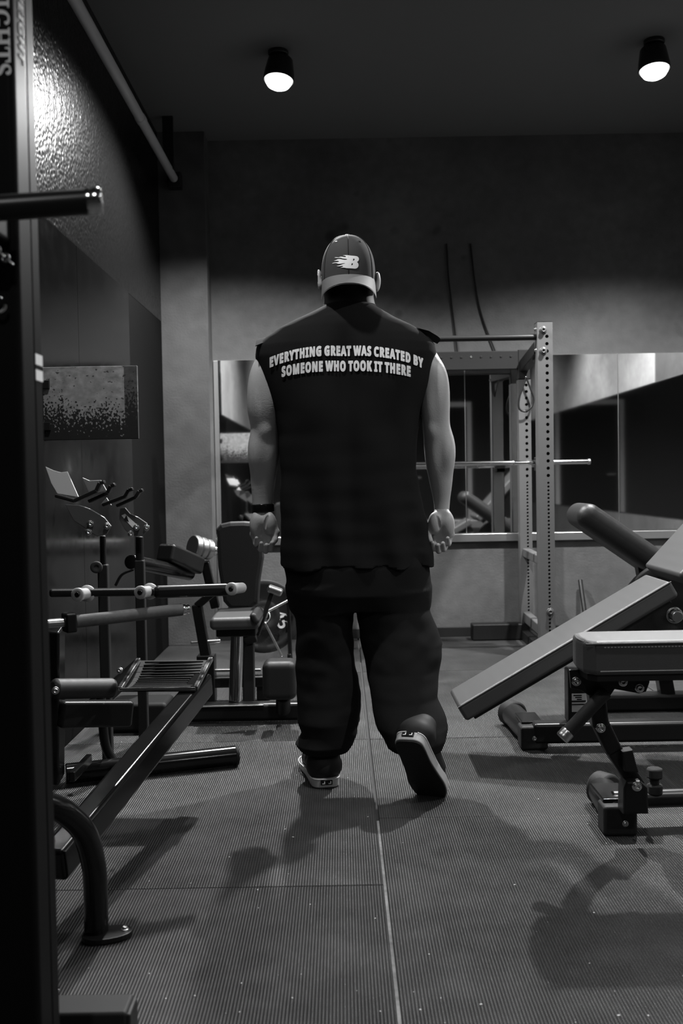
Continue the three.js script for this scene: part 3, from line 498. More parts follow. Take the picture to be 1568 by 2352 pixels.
  const fd = fb.clone().sub(fa).normalize();
  obj('tube_end_cap', rod(fb.clone().addScaledVector(fd, -.004), fb.clone().addScaledVector(fd, .008), .0355, .003, 30), M.rubber, t);
  obj('strut', pipe([at(232, 1600, 3.34), at(236, 1660, 3.34), at(243, 1715, 3.36), at(262, 1752, 3.38)], .016, 24, 12), M.black, t);
  obj('roller_pad', rod(at(120, 1582, 3.05), at(262, 1580, 3.2), .032, .012, 24), M.vinylDark, t);
  obj('frame_column', bar(at(118, 1440, 3.1), at(118, 1790, 3.25), .07, .07, V(0, 0, 1), .008), M.gloss, t);
  obj('pivot_block', bar(at(135, 1640, 3.15), at(300, 1638, 3.3), .05, .085, V(0, 1, 0), .012), M.black, t);
  obj('link_bar', bar(at(165, 1785, 2.9), at(205, 1742, 3.1), .018, .03, V(0, 1, 0), .004), M.gloss, t);
  bolt(t, at(306, 1766, 2.72), V(.5, .5, .7), .006, M.steel); bolt(t, at(127, 1586, 2.98), V(.3, 0, 1), .008, M.steel); bolt(t, at(275, 1540, 3.28), V(0, .3, 1), .007, M.steel);
  // curved leg and foot
  obj('curved_leg', pipe([at(60, 1838, 2.06), at(110, 1848, 2.08), at(152, 1868, 2.10), at(192, 1910, 2.13), at(214, 1980, 2.15), at(220, 2060, 2.16), at(221, 2150, 2.165)], .0265, 50, 22), M.gloss, t);
  const fc = onY(255, 2155);
  const fpts = [...Array(28)].map((_, i) => { const k = i / 28 * Math.PI * 2; return [.055 * Math.sign(Math.cos(k)) * Math.pow(Math.abs(Math.cos(k)), .8), .034 * Math.sin(k)]; });
  const foot = obj('foot_flange', slab(fpts, .012, V(fc.x - .008, .008, fc.z), V(1, 0, 0).applyAxisAngle(V(0, 1, 0), .35), V(0, 0, -1).applyAxisAngle(V(0, 1, 0), .35), .002), M.black, t);
  bolt(foot, V(fc.x + .028, .014, fc.z - .012), V(0, 1, 0), .006, M.steel, 'flange_bolt');
  obj('weld_collar', rod(at(221, 2138, 2.165), at(221, 2152, 2.165), .030, .004, 22), M.black, t);
}
function catcher(name, label, d, o) { // bar catch with cradle plates, hooked arms, gusset and post
  const base = at(o.post[0], o.post[1], d); base.y = 0;
  const t = thing(name, label, 'bar catch', base, 'bar catches of the left machines');
  o.plates.forEach((p, i) => obj('cradle_plate', poly(p, d + .02 * i, .008), M.offwhite, t));
  o.arms.forEach((p, i) => obj('hook_arm', (() => { const q = p.map(([x, y]) => at(x, y, d + .03 * i)), G2 = []; for (let k = 0; k + 1 < q.length; k++) G2.push(bar(q[k], q[k + 1].clone().addScaledVector(q[k + 1].clone().sub(q[k]).normalize(), .003), .03, .013, V(0, 1, 0), .004)); return G2; })(), M.black, t));
  const gs = obj('gusset_plate', poly(o.gusset, d - .01, .012, .002), M.steelBlack ?? M.rackMid, t);
  for (const [x, y] of o.bolts) bolt(gs, at(x, y, d - .02), V(.25, .1, 1), .008, M.chrome);
  if (o.sticker) { const s = obj('warning_sticker', poly(o.sticker, d - .0175, .0008, 0), M.white, gs); obj('warning_triangle', poly(o.tri, d - .0185, .0006, 0), M.gloss, s); }
  const [px, py, pw, pe] = o.post; obj('post', rod(at(px, py, d + .03), at(px + 1, pe, d + .03), pw * mm(d)), M.black, t);
  const low = at(px + 1, pe - 4, d + .03); obj('column', box(low.x - .018, low.x + .018, 0, low.y, low.z - .018, low.z + .018, .006), M.blackMatte, t);
  if (o.knob) obj('adjust_knob', lathe(at(o.knob[0], o.knob[1], d - .045), at(o.knob[0] + 4, o.knob[1], d + .05), [[0, .003], [.008, .003], [.009, 0], [.018, 0], [.021, .004], [.021, .018], [.016, .022], [.01, .024], [.01, .06]], 20), M.rubber, t);
}
catcher('bar_catch', 'bar catch with tall pale cradle plate, nearest the left edge', 3.5, {
  plates: [[[105, 1072], [122, 1080], [140, 1085], [155, 1083], [181, 1142], [132, 1134], [118, 1110]]],
  arms: [[[128, 1138], [172, 1150], [222, 1127], [230, 1110], [239, 1107]], [[204, 1152], [248, 1132], [255, 1117], [263, 1113]]],
  gusset: [[150, 1158], [182, 1160], [206, 1168], [240, 1188], [256, 1208], [246, 1226], [222, 1232], [198, 1214], [170, 1196]],
  bolts: [[207, 1203], [245, 1208], [203, 1222]], post: [236, 1230, 7, 1300], knob: [221, 1303],
});
catcher('bar_catch', 'bar catch with warning sticker on its gusset, left of the grey pillar', 3.75, {
  plates: [[[190, 1097], [206, 1104], [232, 1103], [246, 1128], [206, 1134]], [[232, 1158], [245, 1143], [256, 1160]]],
  arms: [[[236, 1160], [288, 1140], [296, 1126], [304, 1123]], [[268, 1162], [312, 1142], [320, 1129], [327, 1126]]],
  gusset: [[274, 1192], [276, 1168], [288, 1166], [300, 1180], [318, 1188], [338, 1202], [340, 1218], [326, 1232], [304, 1230], [288, 1218]],
  bolts: [[313, 1211], [336, 1212], [300, 1226]], post: [320, 1232, 9, 1290],
  sticker: [[279, 1184], [287, 1180], [313, 1204], [304, 1212]], tri: [[284, 1194], [290, 1183], [296, 1199]],
});
{ // --- seated leg machine ---
  const t = thing('leg_machine', 'black seated leg machine with tall backrest, chrome post and stacked discs', 'gym machine', at(545, 1640, 4.12).setY(0));
  obj('backrest', (() => { const d = 4.36, w = [[497, 1215], [508, 1203], [530, 1198], [562, 1197], [596, 1200], [603, 1215], [606, 1280], [598, 1330], [594, 1385], [575, 1398], [530, 1398], [514, 1380], [502, 1300]]; return poly(w, d, .07, .018); })(), M.vinylDark, t);
  obj('back_frame', bar(at(560, 1380, 4.42), at(575, 1470, 4.2), .05, .05, V(0, 0, 1)), M.black, t);
  obj('seat', pad(at(546, 1420, 4.2), .205, .28, .052, .03, 0, .01), M.vinyl, t);
  obj('seat_front', pad(at(590, 1412, 4.17), .03, .26, .05, .0, 0, .5), M.vinylDark, t);
  obj('seat_carriage', bar(at(500, 1448, 4.2), at(590, 1446, 4.2), .12, .04, V(0, 1, 0)), M.black, t);
  obj('chrome_post', rod(at(545, 1455, 4.18), at(540, 1612, 4.12), .0275, .003, 30), M.chrome, t);
  obj('rear_post', bar(at(570, 1455, 4.26), at(572, 1612, 4.2), .05, .05, V(0, 0, 1)), M.black, t);
  const a = at(372, 1640, 4.1), b = at(700, 1634, 4.1);
  obj('floor_beam', bar(V(a.x, .045, a.z), V(b.x, .045, b.z), .07, .075, V(0, 1, 0), .02, 4), M.black, t);
  obj('beam_cover', bar(at(452, 1621, 4.08), at(606, 1617, 4.08), .05, .006, V(0, 1, 0), .002), M.steel, t);
  obj('front_pad', pad(at(643, 1559, 3.95), .135, .12, .155, 0, 0, 0, .03), M.vinylDark, t);
  obj('pad_stem', rod(at(650, 1600, 4.0), at(650, 1632, 4.05), .03), M.black, t);
  obj('side_rail', bar(at(470, 1540, 4.5), at(600, 1538, 4.5), .03, .012, V(0, 1, 0), .003), M.steel, t);
  obj('rear_rail', bar(at(470, 1566, 4.5), at(612, 1563, 4.5), .06, .05, V(0, 1, 0), .01), M.black, t);
  const ra = at(470, 1575, 4.52), rb = at(605, 1572, 4.52); for (const r of [ra, rb]) obj('rail_foot', box(r.x - .03, r.x + .03, 0, r.y, r.z - .03, r.z + .03, .006), M.black, t);
  obj('foot_pedal', bar(at(615, 1350, 4.3), at(648, 1362, 4.3), .07, .03, V(0, 1, 0), .01), M.steel, t);
  obj('pedal_arm', bar(at(628, 1352, 4.32), at(590, 1460, 4.28), .02, .03, V(0, 0, 1)), M.black, t);
  const l1 = at(300, 1672, 4.0); obj('left_base', box(l1.x - .08, l1.x + .16, 0, .12, l1.z - .12, l1.z + .06, .02), M.blackMatte, t);
  { // press arm with stacked discs
  const d = 4.5;
  obj('arm_tube', rod(at(300, 1290, 4.0), at(435, 1318, d), .030, .004, 24), M.gloss, t);
  obj('arm_block', bar(at(378, 1268, 4.3), at(452, 1300, d), .09, .08, V(0, 1, 0), .015), M.black, t);
  const a = at(441, 1256, d), b = at(490, 1264, d + .07), ax = b.clone().sub(a).normalize();
  for (let i = 0; i < 3; i++) obj('disc', rod(a.clone().addScaledVector(ax, i * .034), a.clone().addScaledVector(ax, i * .034 + .029), .055 - i * .004, .005, 30), M.steel, t);
  obj('disc_pin', rod(a.clone().addScaledVector(ax, .1), a.clone().addScaledVector(ax, .125), .026, .003), M.chrome, t);
  obj('arm_leg', bar(at(470, 1290, d + .05), at(495, 1395, d + .1), .04, .04, V(0, 0, 1)), M.black, t);
  obj('cross_leg', bar(at(508, 1345, d), at(452, 1392, d), .035, .05, V(0, 0, 1)), M.black, t);
  obj('front_leg', bar(at(452, 1388, d), at(474, 1512, d), .045, .05, V(0, 0, 1)), M.black, t);
  const fl = at(474, 1508, d); obj('floor_foot', box(fl.x - .04, fl.x + .04, 0, fl.y + .01, -d - .04, -d + .04, .006), M.black, t);
  obj('brace', rod(at(438, 1476, d), at(506, 1472, d), .008), M.steel, t);
  obj('chain_guide', pipe([at(265, 1345, 4.1), at(280, 1320, 4.1), at(306, 1308, 4.1)], .006, 20, 8), M.black, t);
  }
}
{ // --- plate tree behind the leg machine ---
  const t = thing('plate_tree', 'slim black plate storage stand behind the seated leg machine', 'plate stand', at(648, 1510, 4.9).setY(0));
  obj('upright', bar(at(661, 1370, 4.9), at(668, 1525, 4.9), .018, .018, V(0, 0, 1)), M.black, t);
  obj('upper_arm', bar(at(607, 1408, 4.85), at(664, 1378, 4.88), .014, .014, V(0, 1, 0)), M.steel, t);
  obj('brace', bar(at(608, 1430, 4.86), at(648, 1508, 4.88), .012, .012, V(0, 0, 1)), M.steel, t);
  const f = at(655, 1512, 4.88); obj('base_plate', box(f.x - .06, f.x + .12, 0, .02, f.z - .08, f.z + .08, .004), M.steel, t);
  obj('peg', rod(at(604, 1413, 4.9), at(606, 1415, 5.06), .022), M.steel, t); obj('peg_arm', bar(at(606, 1415, 5.05), at(662, 1420, 5.0), .02, .03, V(0, 1, 0)), M.black, t); obj('back_post', bar(at(664, 1425, 5.0), at(666, 1512, 4.95), .02, .02, V(0, 0, 1)), M.black, t);
  obj('base_post', bar(V(f.x + .02, .01, f.z), V(f.x + .02, at(664, 1500, 4.9).y, f.z), .02, .02, V(0, 0, 1)), M.black, t);
}
function plateDisc(label, px, py, d, r, num, tw, dir, group, sz = .055) {
  const c = at(px, py, d), n = dir.clone().normalize(), t = thing('weight_plate', label, 'weight plate', c.clone(), group);
  obj('disc', lathe(c.clone().addScaledVector(n, -.02), c.clone().add(n), [[.026, 0], [r - .01, 0], [r, .008], [r, .032], [r - .008, .04], [r - .035, .04], [r - .045, .03], [r * .45, .03], [r * .4, .04], [.026, .04], [.026, 0]], 48), M.rubber, t);
  obj('hub_ring', lathe(c.clone().addScaledVector(n, -.021), c.clone().add(n), [[.026, 0], [.034, 0], [.034, .043], [.026, .043], [.026, 0]], 24), M.steel, t);
  const ux = V(n.z, 0, -n.x).normalize(), uy = n.clone().cross(ux), a = tw.ang; const X = ux.clone().multiplyScalar(Math.cos(a)).addScaledVector(uy, Math.sin(a)), Y = n.clone().cross(X);
  obj('number', text(num, sz, .001, c.clone().addScaledVector(X, tw.x).addScaledVector(Y, tw.y).addScaledVector(n, .011), X, Y), M.white, t);
  return t;
}
plateDisc('black 45 weight plate leaning behind the seated leg machine', 606, 1415, 5.0, .185, '45', { ang: -1.25, x: 0.045, y: .078 }, V(.1, .05, 1), undefined, .06);
{ // --- added panel standing in for a reflection in the glossy left wall ---
  const d = 3.6, a = at(100, 846, d), b = at(315, 838, d), yb = at(200, 1010, d).y, t = thing('reflection_panel', 'added panel painted as a grey reflection in the left wall, above the bar catches', 'panel', V((LEFT + b.x) / 2, yb, -d));
  const n = 256, reflectionTone = dataTex(n, (u, v) => { const streak = .5 + .9 * fbm(u, v * .18, 14, 61, 2), edge = .34 + .28 * fbm(u, .2, 7, 66, 2) + .16 * (streak - .5) + (u < .22 ? .1 : 0) + (u > .86 ? .2 : 0), on = v > edge + .9 * fbm(u, v * .6, 46, 71, 2) ? 1 : 0, spot = fbm(u, v, 22, 75, 2) > .3 ? .45 : 1; return on ? spot * (.62 + .3 * fbm(u, v, 12, 77, 3)) * (u > .86 ? .5 : 1) : .04 + .03 * fbm(u, v, 20, 79, 2); });  // reflected bright area and its ragged lower fade, painted as tone
  reflectionTone.wrapS = reflectionTone.wrapT = THREE.ClampToEdgeWrapping; reflectionTone.colorSpace = THREE.SRGBColorSpace;
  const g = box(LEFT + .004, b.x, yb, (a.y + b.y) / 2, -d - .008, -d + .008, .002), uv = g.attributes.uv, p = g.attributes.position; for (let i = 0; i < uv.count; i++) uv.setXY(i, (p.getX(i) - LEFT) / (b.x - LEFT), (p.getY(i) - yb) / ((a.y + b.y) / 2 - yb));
  obj('reflection_board', g, new THREE.MeshStandardMaterial({ color: G(.55), roughness: .6, map: reflectionTone }), t);
  for (const y of [yb + .05, a.y - .06]) obj('added_bracket', box(LEFT, LEFT + .03, y - .015, y + .015, -d - .02, -d + .02, .002), M.black, t);  // brackets added only to carry the stand-in panel
}

// ---------- benches on the right ----------
{ // --- near flat bench ---
  const t = thing('flat_bench', 'flat bench with thick stitched seat pad, closest on the right', 'bench', V(.9, 0, -2.7));
  const zn = -2.5, zf = -2.68, top = at(1450, 1473, 2.5).y, x0 = at(1316, 1490, 2.62).x, x1 = 1.75, th = .088;
  const pts = [[x0 + .03, zn], [x1, zn], [x1, zf], [x0 + .035, zf], [x0 + .006, zf + .03], [x0, (zn + zf) / 2], [x0 + .004, zn - .03]];
  const s = new THREE.Shape(pts.map(([x, z]) => new THREE.Vector2(x, -z)));
  const ext = (y0, h, b, inset) => { const g = flat(new THREE.ExtrudeGeometry(s, { depth: h - 2 * b, bevelEnabled: true, bevelThickness: b, bevelSize: b, bevelOffset: -b - inset, bevelSegments: 5, curveSegments: 6 })); g.rotateX(-Math.PI / 2); g.translate(0, y0 + b, 0); return boxUV(g, .25); };
  const p = obj('seat_pad', ext(top - th, th, .014, 0), M.vinyl, t);
  obj('piping', pipe([V(x1, top - .006, zn + .001), V(x0 + .1, top - .006, zn + .001), V(x0 + .04, top - .006, zn - .004), V(x0 + .012, top - .006, zn - .03), V(x0 + .004, top - .006, (zn + zf) / 2), V(x0 + .012, top - .006, zf + .03)], .003, 60, 8), M.vinyl, p);
  for (let i = 0; i < 46; i++) obj('stitch', box(x0 + .05 + i * .0085, x0 + .055 + i * .0085, top - .0155, top - .0135, zn + .0005, zn + .0022), M.offwhite, p);
  obj('lower_seam', box(x0 + .04, x1, top - th + .012, top - th + .0135, zn - .002, zn + .001), M.offwhite, p);
  obj('pad_board', ext(top - th - .016, .016, .002, .012), M.blackMatte, t);
  const d = 2.62;
  obj('hinge_plate', poly([[1306, 1538], [1486, 1534], [1490, 1566], [1482, 1588], [1466, 1592], [1410, 1582], [1398, 1600], [1350, 1596], [1332, 1584], [1310, 1580]], d, .012), M.black, t);
  for (const [x, y] of [[1323, 1565], [1430, 1566], [1468, 1580]]) bolt(t, at(x, y, d - .008), V(-.1, .1, 1), .0085, M.chrome);
  obj('support_leg', [bar(at(1366, 1578, d + .03), at(1376, 1668, d + .04), .045, .05, V(0, 0, 1), .01), bar(at(1373, 1652, d + .04), at(1408, 1724, d + .06), .045, .045, V(0, 0, 1), .01), bar(at(1402, 1712, d + .06), at(1462, 1806, d + .08), .045, .045, V(0, 0, 1), .01)], M.black, t);
  bolt(t, at(1379, 1672, d + .0), V(-.1, .1, 1), .0088, M.chrome);
  obj('latch_block', poly([[1424, 1722], [1448, 1718], [1454, 1742], [1462, 1770], [1430, 1768]], d + .04, .04, .004), M.blackMatte, t);
  obj('hinge_bracket', poly([[1425, 1806], [1432, 1788], [1462, 1786], [1480, 1802], [1482, 1862], [1424, 1862]], d + .05, .06, .006), M.black, t);
  bolt(t, at(1462, 1806, d + .01), V(-.1, .1, 1), .009, M.chrome);
  // release handle with metal tip
  const ha = at(1392, 1588, d - .03), hb = at(1302, 1683, d - .05), hd = hb.clone().sub(ha).normalize();
  const h = obj('release_handle', rod(ha, hb, .0175, .004), M.rubber, t);
  obj('handle_tip', lathe(hb.clone().addScaledVector(hd, -.004), hb.clone().add(hd), [[.0178, 0], [.0184, .002], [.0184, .012], [.0174, .013], [.0182, .015], [.0182, .021], [.0165, .024], [0, .024]], 24), M.steel, h);
  // cross foot with rubber end and base tube
  const fa = onY(1372, 1880, .045), fb = onY(1424, 1905, .045); fb.z = -2.74; fa.z = -3.02; fa.x = at(1378, 1862, 3.02).x; fb.x = at(1420, 1890, 2.74).x;
  obj('cross_foot', rod(fa, fb, .043, .012, 28), M.black, t);
  obj('foot_ring', rod(fa.clone().add(V(-.012, 0, .0)), fa.clone().add(V(.022, 0, .05)), .05, .008, 28), M.rubber, t);
  const blk = obj('foot_block', box(fb.x - .047, fb.x + .047, 0, .084, -2.79, -2.715, .01), M.rubber, t);
  bolt(blk, V(fb.x + .012, .036, -2.715), FRONT, .006, M.steel, 'block_bolt');
  obj('foot_cap', box(fb.x - .04, fb.x + .045, .082, .094, -2.9, -2.75, .004), M.gloss, t);
  const ba = V(fb.x, .075, -2.8); obj('base_tube', rod(ba, V(1.75, .075, -2.85), .026, .003, 24), M.black, t);
  const kx = at(1516, 1835, 2.75); obj('lock_knob', [rod(V(kx.x, .09, -2.8), V(kx.x, .118, -2.8), .022, .004), rod(V(kx.x, .115, -2.8), V(kx.x, .145, -2.8), .013, .003), rod(V(kx.x, .135, -2.8), V(kx.x, .165, -2.8), .023, .005, 8)], M.rubber, t);
  obj('far_leg', bar(V(1.6, top - th, -2.7), V(1.65, .09, -2.8), .05, .05, V(0, 0, 1)), M.black, t);
  obj('far_foot', box(1.6, 1.7, 0, .08, -3.0, -2.55, .02), M.rubber, t);
}
{ // --- incline bench behind it ---
  const t = thing('incline_bench', 'incline bench with long grey pad sloping down towards the man', 'bench', V(.85, 0, -3.6));
  const n0 = at(1050, 1624, 3.4), n1 = at(1540, 1334, 3.4), ang = Math.atan2(n1.y - n0.y, n1.x - n0.x), len = Math.hypot(n1.x - n0.x, n1.y - n0.y), wz = .27, th = .062;
  const up = V(-Math.sin(ang), Math.cos(ang), 0), mid = n0.clone().lerp(n1, .5).addScaledVector(up, -th / 2).add(V(0, 0, -wz / 2));
  const padG = (L, w, c, a) => { const g = flat(new RoundedBoxGeometry(L, th, w, 6, .014)); boxUV(g, .25); return g.applyMatrix4(new THREE.Matrix4().makeRotationZ(a).setPosition(c)); };
  const p = obj('long_pad', padG(len, wz, mid, ang), M.vinyl, t);
  obj('pad_board', (() => { const g = flat(new RoundedBoxGeometry(len - .06, .014, wz - .04, 2, .004)); return g.applyMatrix4(new THREE.Matrix4().makeRotationZ(ang).setPosition(mid.clone().addScaledVector(up, -th / 2 - .005))); })(), M.blackMatte, t);
  obj('piping', pipe([n0.clone().addScaledVector(up, -.004), n1.clone().addScaledVector(up, -.004)], .003, 8, 8), M.vinyl, p);
  const a2 = .82, b0 = at(1558, 1322, 3.42), L2 = .62, c2 = b0.clone().add(V(Math.cos(a2) * L2 / 2, Math.sin(a2) * L2 / 2, -.20)).addScaledVector(V(-Math.sin(a2), Math.cos(a2), 0), -th / 2);
  obj('backrest_pad', padG(L2, .4, c2, a2), M.vinyl, t);
  const u2 = V(-Math.sin(a2), Math.cos(a2), 0); obj('backrest_frame', bar(c2.clone().addScaledVector(u2, -.06).add(V(-.2, -.21, 0)), c2.clone().addScaledVector(u2, -.06).add(V(.15, .16, 0)), .05, .05, V(0, 0, 1)), M.black, t);
  const zc = -3.62;
  const w0 = n0.clone().lerp(n1, .3).addScaledVector(up, -.095), w1 = n0.clone().lerp(n1, .98).addScaledVector(up, -.095); w0.z = w1.z = zc;
  obj('pad_beam', bar(w0, w1, .05, .05, V(0, 0, 1), .008), M.black, t);
  const po = at(1316, 1600, 3.66); obj('front_post', box(po.x - .036, po.x + .03, .1, at(1316, 1528, 3.66).y, zc - .03, zc + .04, .008), M.black, t);
  const st = (y0, y1, n) => { const y = at(1316, y0, 3.58).y, yb = at(1316, y1, 3.58).y; return obj('sticker', box(po.x - .024, po.x + .028, yb, y, zc + .0395, zc + .0412), n, t); };
  const s1 = st(1593, 1609, M.white), s2 = st(1613, 1635, M.offwhite);
  for (let i = 0; i < 3; i++) { const y = at(1316, 1596 + i * 4.5, 3.58).y; obj('print_mark', box(po.x - .018 + i * .006, po.x + .012, y - .0045, y, zc + .041, zc + .0418), M.black, s1); }
  obj('print_band', box(po.x - .024, po.x + .028, at(1316, 1617, 3.58).y - .004, at(1316, 1617, 3.58).y, zc + .041, zc + .0418), M.black, s2);
  const y0 = at(1400, 1643, 3.7).y; obj('floor_beam', box(at(1216, 1660, 3.66).x, 1.9, y0 - .075, y0, zc - .04, zc + .035, .015), M.black, t);
  const fa = onY(1165, 1664, .05), fb = onY(1226, 1706, .045); fa.z = -4.0; fa.x = at(1172, 1645, 4.0).x; fb.z = -3.62; fb.x = at(1224, 1690, 3.62).x; fa.y = fb.y = .047;
  obj('cross_foot', rod(fa, fb, .045, .012, 28), M.black, t);
  obj('foot_ring', rod(fa.clone().add(V(-.01, 0, 0)), fa.clone().add(V(.015, 0, .06)), .052, .008, 28), M.rubber, t);
  const blk = obj('foot_block', box(fb.x - .05, fb.x + .05, 0, .088, -3.67, -3.59, .012), M.rubber, t);
  bolt(blk, V(fb.x + .0, .045, -3.59), FRONT, .0065, M.steel, 'block_bolt');
  obj('foot_cap', box(fb.x - .04, fb.x + .04, .086, .097, -3.78, -3.63, .004), M.gloss, t);
  obj('rear_post', box(1.45, 1.51, .05, .62, zc - .03, zc + .03, .008), M.black, t);
  obj('rear_foot', box(1.42, 1.56, 0, .07, zc - .28, zc + .2, .02), M.rubber, t);
  bolt(t, at(1353, 1549, 3.5), V(-.3, .4, 1), .009, M.chrome); 
  const cr = at(1362, 1552, 3.45); obj('crank_guard', lathe(cr, cr.clone().add(V(.3, .6, .6)), [[0, 0], [.03, 0], [.045, .012], [.03, .035], [0, .04]], 20), M.chrome, t);
}
{ // --- third bench: dark head pad rising towards the mirror, with plates stored on its side ---
  const t = thing('decline_bench', 'dark bench with thick rounded head pad rising towards the mirror', 'bench', V(1.45, 0, -4.25));
  const a = at(1322, 1172, 4.2), b = at(1600, 1362, 4.2), ang = Math.atan2(b.y - a.y, b.x - a.x), L = a.distanceTo(b), c = a.clone().lerp(b, .5);
  const g = flat(new RoundedBoxGeometry(L + .02, .105, .27, 8, .05)); boxUV(g, .25);
  obj('head_pad', g.applyMatrix4(new THREE.Matrix4().makeRotationZ(ang).setPosition(c)), M.vinylDark, t);
  const q = c.clone().lerp(b, .1); obj('post', bar(q.clone().add(V(0, -.03, 0)), V(q.x + .1, .05, q.z), .06, .06, V(0, 0, 1)), M.black, t);
  obj('base', box(q.x - .2, q.x + .5, 0, .07, q.z - .05, q.z + .05, .015), M.black, t);
  const pc = at(1545, 1412, 4.02); obj('plate_peg', rod(V(pc.x, pc.y, -4.22), V(pc.x, pc.y, -3.96), .0225, .003), M.steel, t);
  obj('peg_mount', bar(V(pc.x, pc.y, -4.2), V(q.x + .05, pc.y, -4.25), .05, .06, V(0, 1, 0)), M.black, t);
  plateDisc('black 45 weight plate hanging below the grey backrest pad at the right edge', 1545, 1412, 4.02, .215, '45', { ang: 1.38, x: .02, y: -.115 + .1 }, V(-.02, .02, 1), undefined, .05);
}

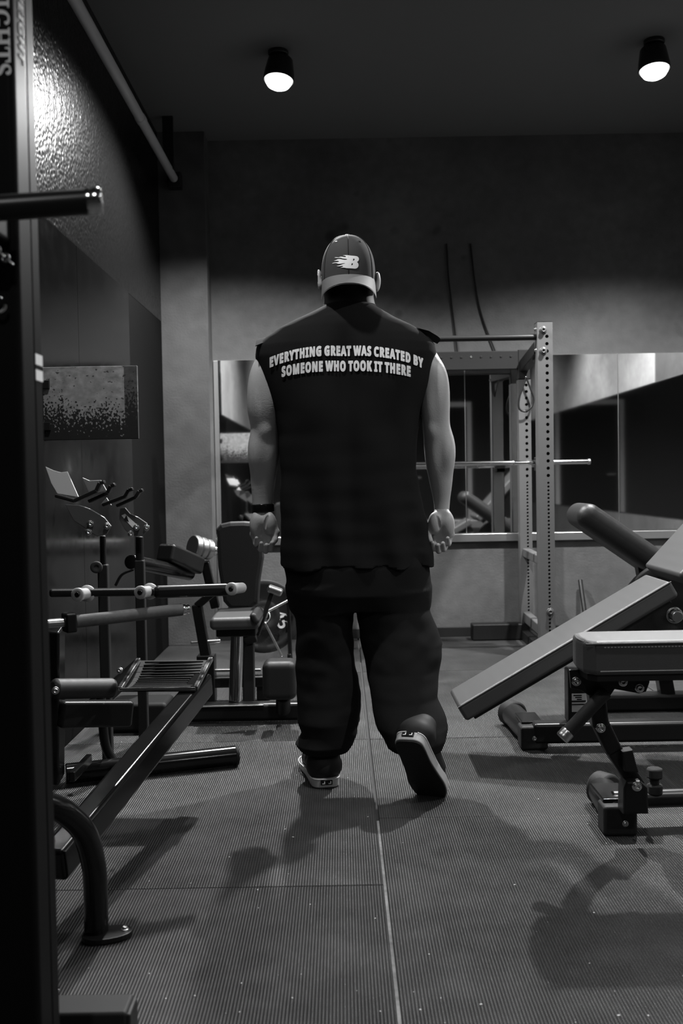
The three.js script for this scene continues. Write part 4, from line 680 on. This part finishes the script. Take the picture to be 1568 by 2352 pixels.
// ---------- squat rack and bar at the back ----------
{
  const fz = 5.4, rz = 6.08, t = thing('squat_rack', 'grey perforated squat rack standing before the back mirror', 'squat rack', at(1250, 1500, fz).setY(0));
  const xf = at(1250, 1000, fz).x, xr = at(1203, 1000, rz).x, topF = at(1247, 741, fz).y, w = .082, xl = xf - 1.12;
  function upright(x, z, y0, y1, w, name, rows) {   // hollow tube with a real row of holes in its front face
    const s = new THREE.Shape([[-w / 2, y0], [w / 2, y0], [w / 2, y1], [-w / 2, y1]].map(([a, b]) => new THREE.Vector2(a, b)));
    for (const y of rows) if (y > y0 + .02 && y < y1 - .02) { const h = new THREE.Path(); h.absarc(0.010, y, y < rows.dense ? .0062 : .0092, 0, Math.PI * 2, true); s.holes.push(h); }
    const f = flat(new THREE.ExtrudeGeometry(s, { depth: .004, bevelEnabled: false, curveSegments: 10 })); f.translate(x, 0, -z + w / 2 - .004);
    return obj(name, [f, box(x - w / 2, x - w / 2 + .004, y0, y1, -z - w / 2, -z + w / 2 - .004), box(x + w / 2 - .004, x + w / 2, y0, y1, -z - w / 2, -z + w / 2 - .004), box(x - w / 2, x + w / 2, y0, y1, -z - w / 2, -z - w / 2 + .004), box(x - w / 2, x + w / 2, y1 - .003, y1, -z - w / 2, -z + w / 2)], M.rack, t);
  }
  const rows = []; rows.dense = at(1250, 1098, fz).y; { let y = at(1250, 775, fz).y; const dense = at(1250, 1098, fz).y; while (y > dense) { rows.push(y); y -= .0392; } while (y > .1) { rows.push(y); y -= .0205; } }
  upright(xf, fz, .0, topF, w, 'front_upright', rows); upright(xl, fz, .0, topF, w, 'front_upright', []);
  upright(xr, rz, .0, at(1203, 872, rz).y, .074, 'rear_upright', rows); upright(xr - 1.12, rz, 0, at(1203, 872, rz).y, .074, 'rear_upright', []);
  const yr = at(1203, 872, rz).y; for (const x of [xr, xr - 1.12]) obj('shaded_rear_top', box(x - .035, x + .035, yr, topF - .06, -rz - .035, -rz + .035, .004), M.rackDark, t);  // upright tops blackened: the header beam's shadow put into the colour
  obj('pull_up_bar', rod(V(xl, at(1120, 777, fz).y, -fz + .01), V(xf, at(1120, 777, fz).y, -fz + .01), .0165, .002), M.black, t);
  const hy = at(1100, 808, rz).y, hb = at(1100, 850, rz).y; obj('header_beam', box(xr - 1.12, xr, hb, hy, -rz - .02, -rz + .03, .004), M.rackDark, t);
  for (let i = 0; i < 9; i++) bolt(t, V(xr - .08 - i * .06, (hb + hy) / 2 + .02, -rz + .03), FRONT, .005, i === 4 ? M.chrome : M.rackDark, 'header_bolt');
  for (const [xa, xb] of [[xf, xr], [xl, xr - 1.12]]) {
    obj('top_rail', bar(V(xa - .02, topF - .13, -fz - .03), V(xb, topF - .16, -rz), .05, .07), M.rackDark, t);
    obj('middle_rail', bar(V(xa, at(1262, 1291, fz).y, -fz - .03), V(xb, at(1262, 1291, fz).y + .005, -rz + .03), .045, .05), M.rack, t);
    obj('bottom_rail', bar(V(xa, .14, -fz), V(xb, .14, -rz), .045, .06), M.rack, t);
    obj('base_foot', bar(V(xa, .03, -fz + .25), V(xb, .03, -rz - .08), .07, .06), M.rackDark, t);
  }
  obj('gusset', slab([[0, 0], [.0, -.1], [.16, 0]], .006, V(xf - .02, topF - .17, -fz - .04), V(0, 0, -1), V(0, 1, 0), .001), M.rackDark, t);
  for (const y of [758, 806]) { bolt(t, at(1247, y, fz - w / 2), FRONT, .014, M.steelBlack, 'upright_bolt'); const p = at(1247, y, fz); for (const s of [-1, 1]) bolt(t, V(xf + s * w / 2, p.y + .004, -fz), V(s, 0, 0), .008, M.steel, 'side_bolt'); }
  bolt(t, at(1263, 1405, fz - w / 2), FRONT, .014, M.steelBlack, 'upright_bolt');
  const by = at(1160, 1438, rz).y; obj('rear_base', box(at(1082, 1438, rz).x, xr + .1, 0, by + .02, -rz - .05, -rz + .05, .01), M.rackDark, t);
  // hooks carrying the bar
  const yb = at(1310, 1061, fz + .1).y;
  for (const x of [xf, xl]) obj('bar_hook', [box(x - .03, x + .03, yb - .045, yb - .0145, -fz - .15, -fz - w / 2, .004), box(x - .03, x + .03, yb - .045, yb + .03, -fz - .15, -fz - .135, .004)], M.rackDark, t);
  const z = -fz - w / 2 - .045;
  const bb = thing('straight_bar', 'short steel bar resting on the hooks of the squat rack', 'barbell', V(xf - .5, yb, z));
  const xe = at(1352, 1058, -z).x; obj('shaft', rod(V(xl - .1, yb, z), V(xe, yb, z), .0135, .002, 20), M.chrome, bb);
  for (const x of [xl - .1, xe]) obj('end_cap', rod(V(x - .008, yb, z), V(x + .008, yb, z), .0165, .003, 20), M.steel, bb);
  obj('knurl_ring', rod(V(xf - .16, yb, z), V(xf - .15, yb, z), .0142, .001, 20), M.steel, bb);
  // looped strap on the rear upright
  const st = thing('hanging_strap', 'thin black strap loop hanging on the squat rack upright', 'strap', at(1207, 872, 5.98));
  obj('loop', pipe([[1208, 868], [1200, 890], [1192, 915], [1192, 938], [1205, 945], [1220, 935], [1225, 915], [1218, 893], [1210, 872]].map(([x, y]) => at(x, y, 6.0)), .006, 60, 8), M.black, st);
  obj('hook', rod(at(1208, 866, 6.06), at(1208, 866, 5.98), .006), M.steel, st);
  const pl = thing('leaning_pole', 'thin black pole leaning against the grey wall right of the rack', 'pole', at(1352, 1490, 6.0).setY(0));
  const top = at(1332, 1332, 6.18), bt = at(1350, 1460, 6.0); bt.y = .012; obj('pole', rod(bt, top, .014), M.black, pl); obj('rubber_tip', rod(V(bt.x, .0, bt.z), V(bt.x, .03, bt.z), .018), M.rubber, pl);
}

scene.traverse((o) => { if (o.isMesh) o.castShadow = o.receiveShadow = true; });
renderer.render(scene, camera);
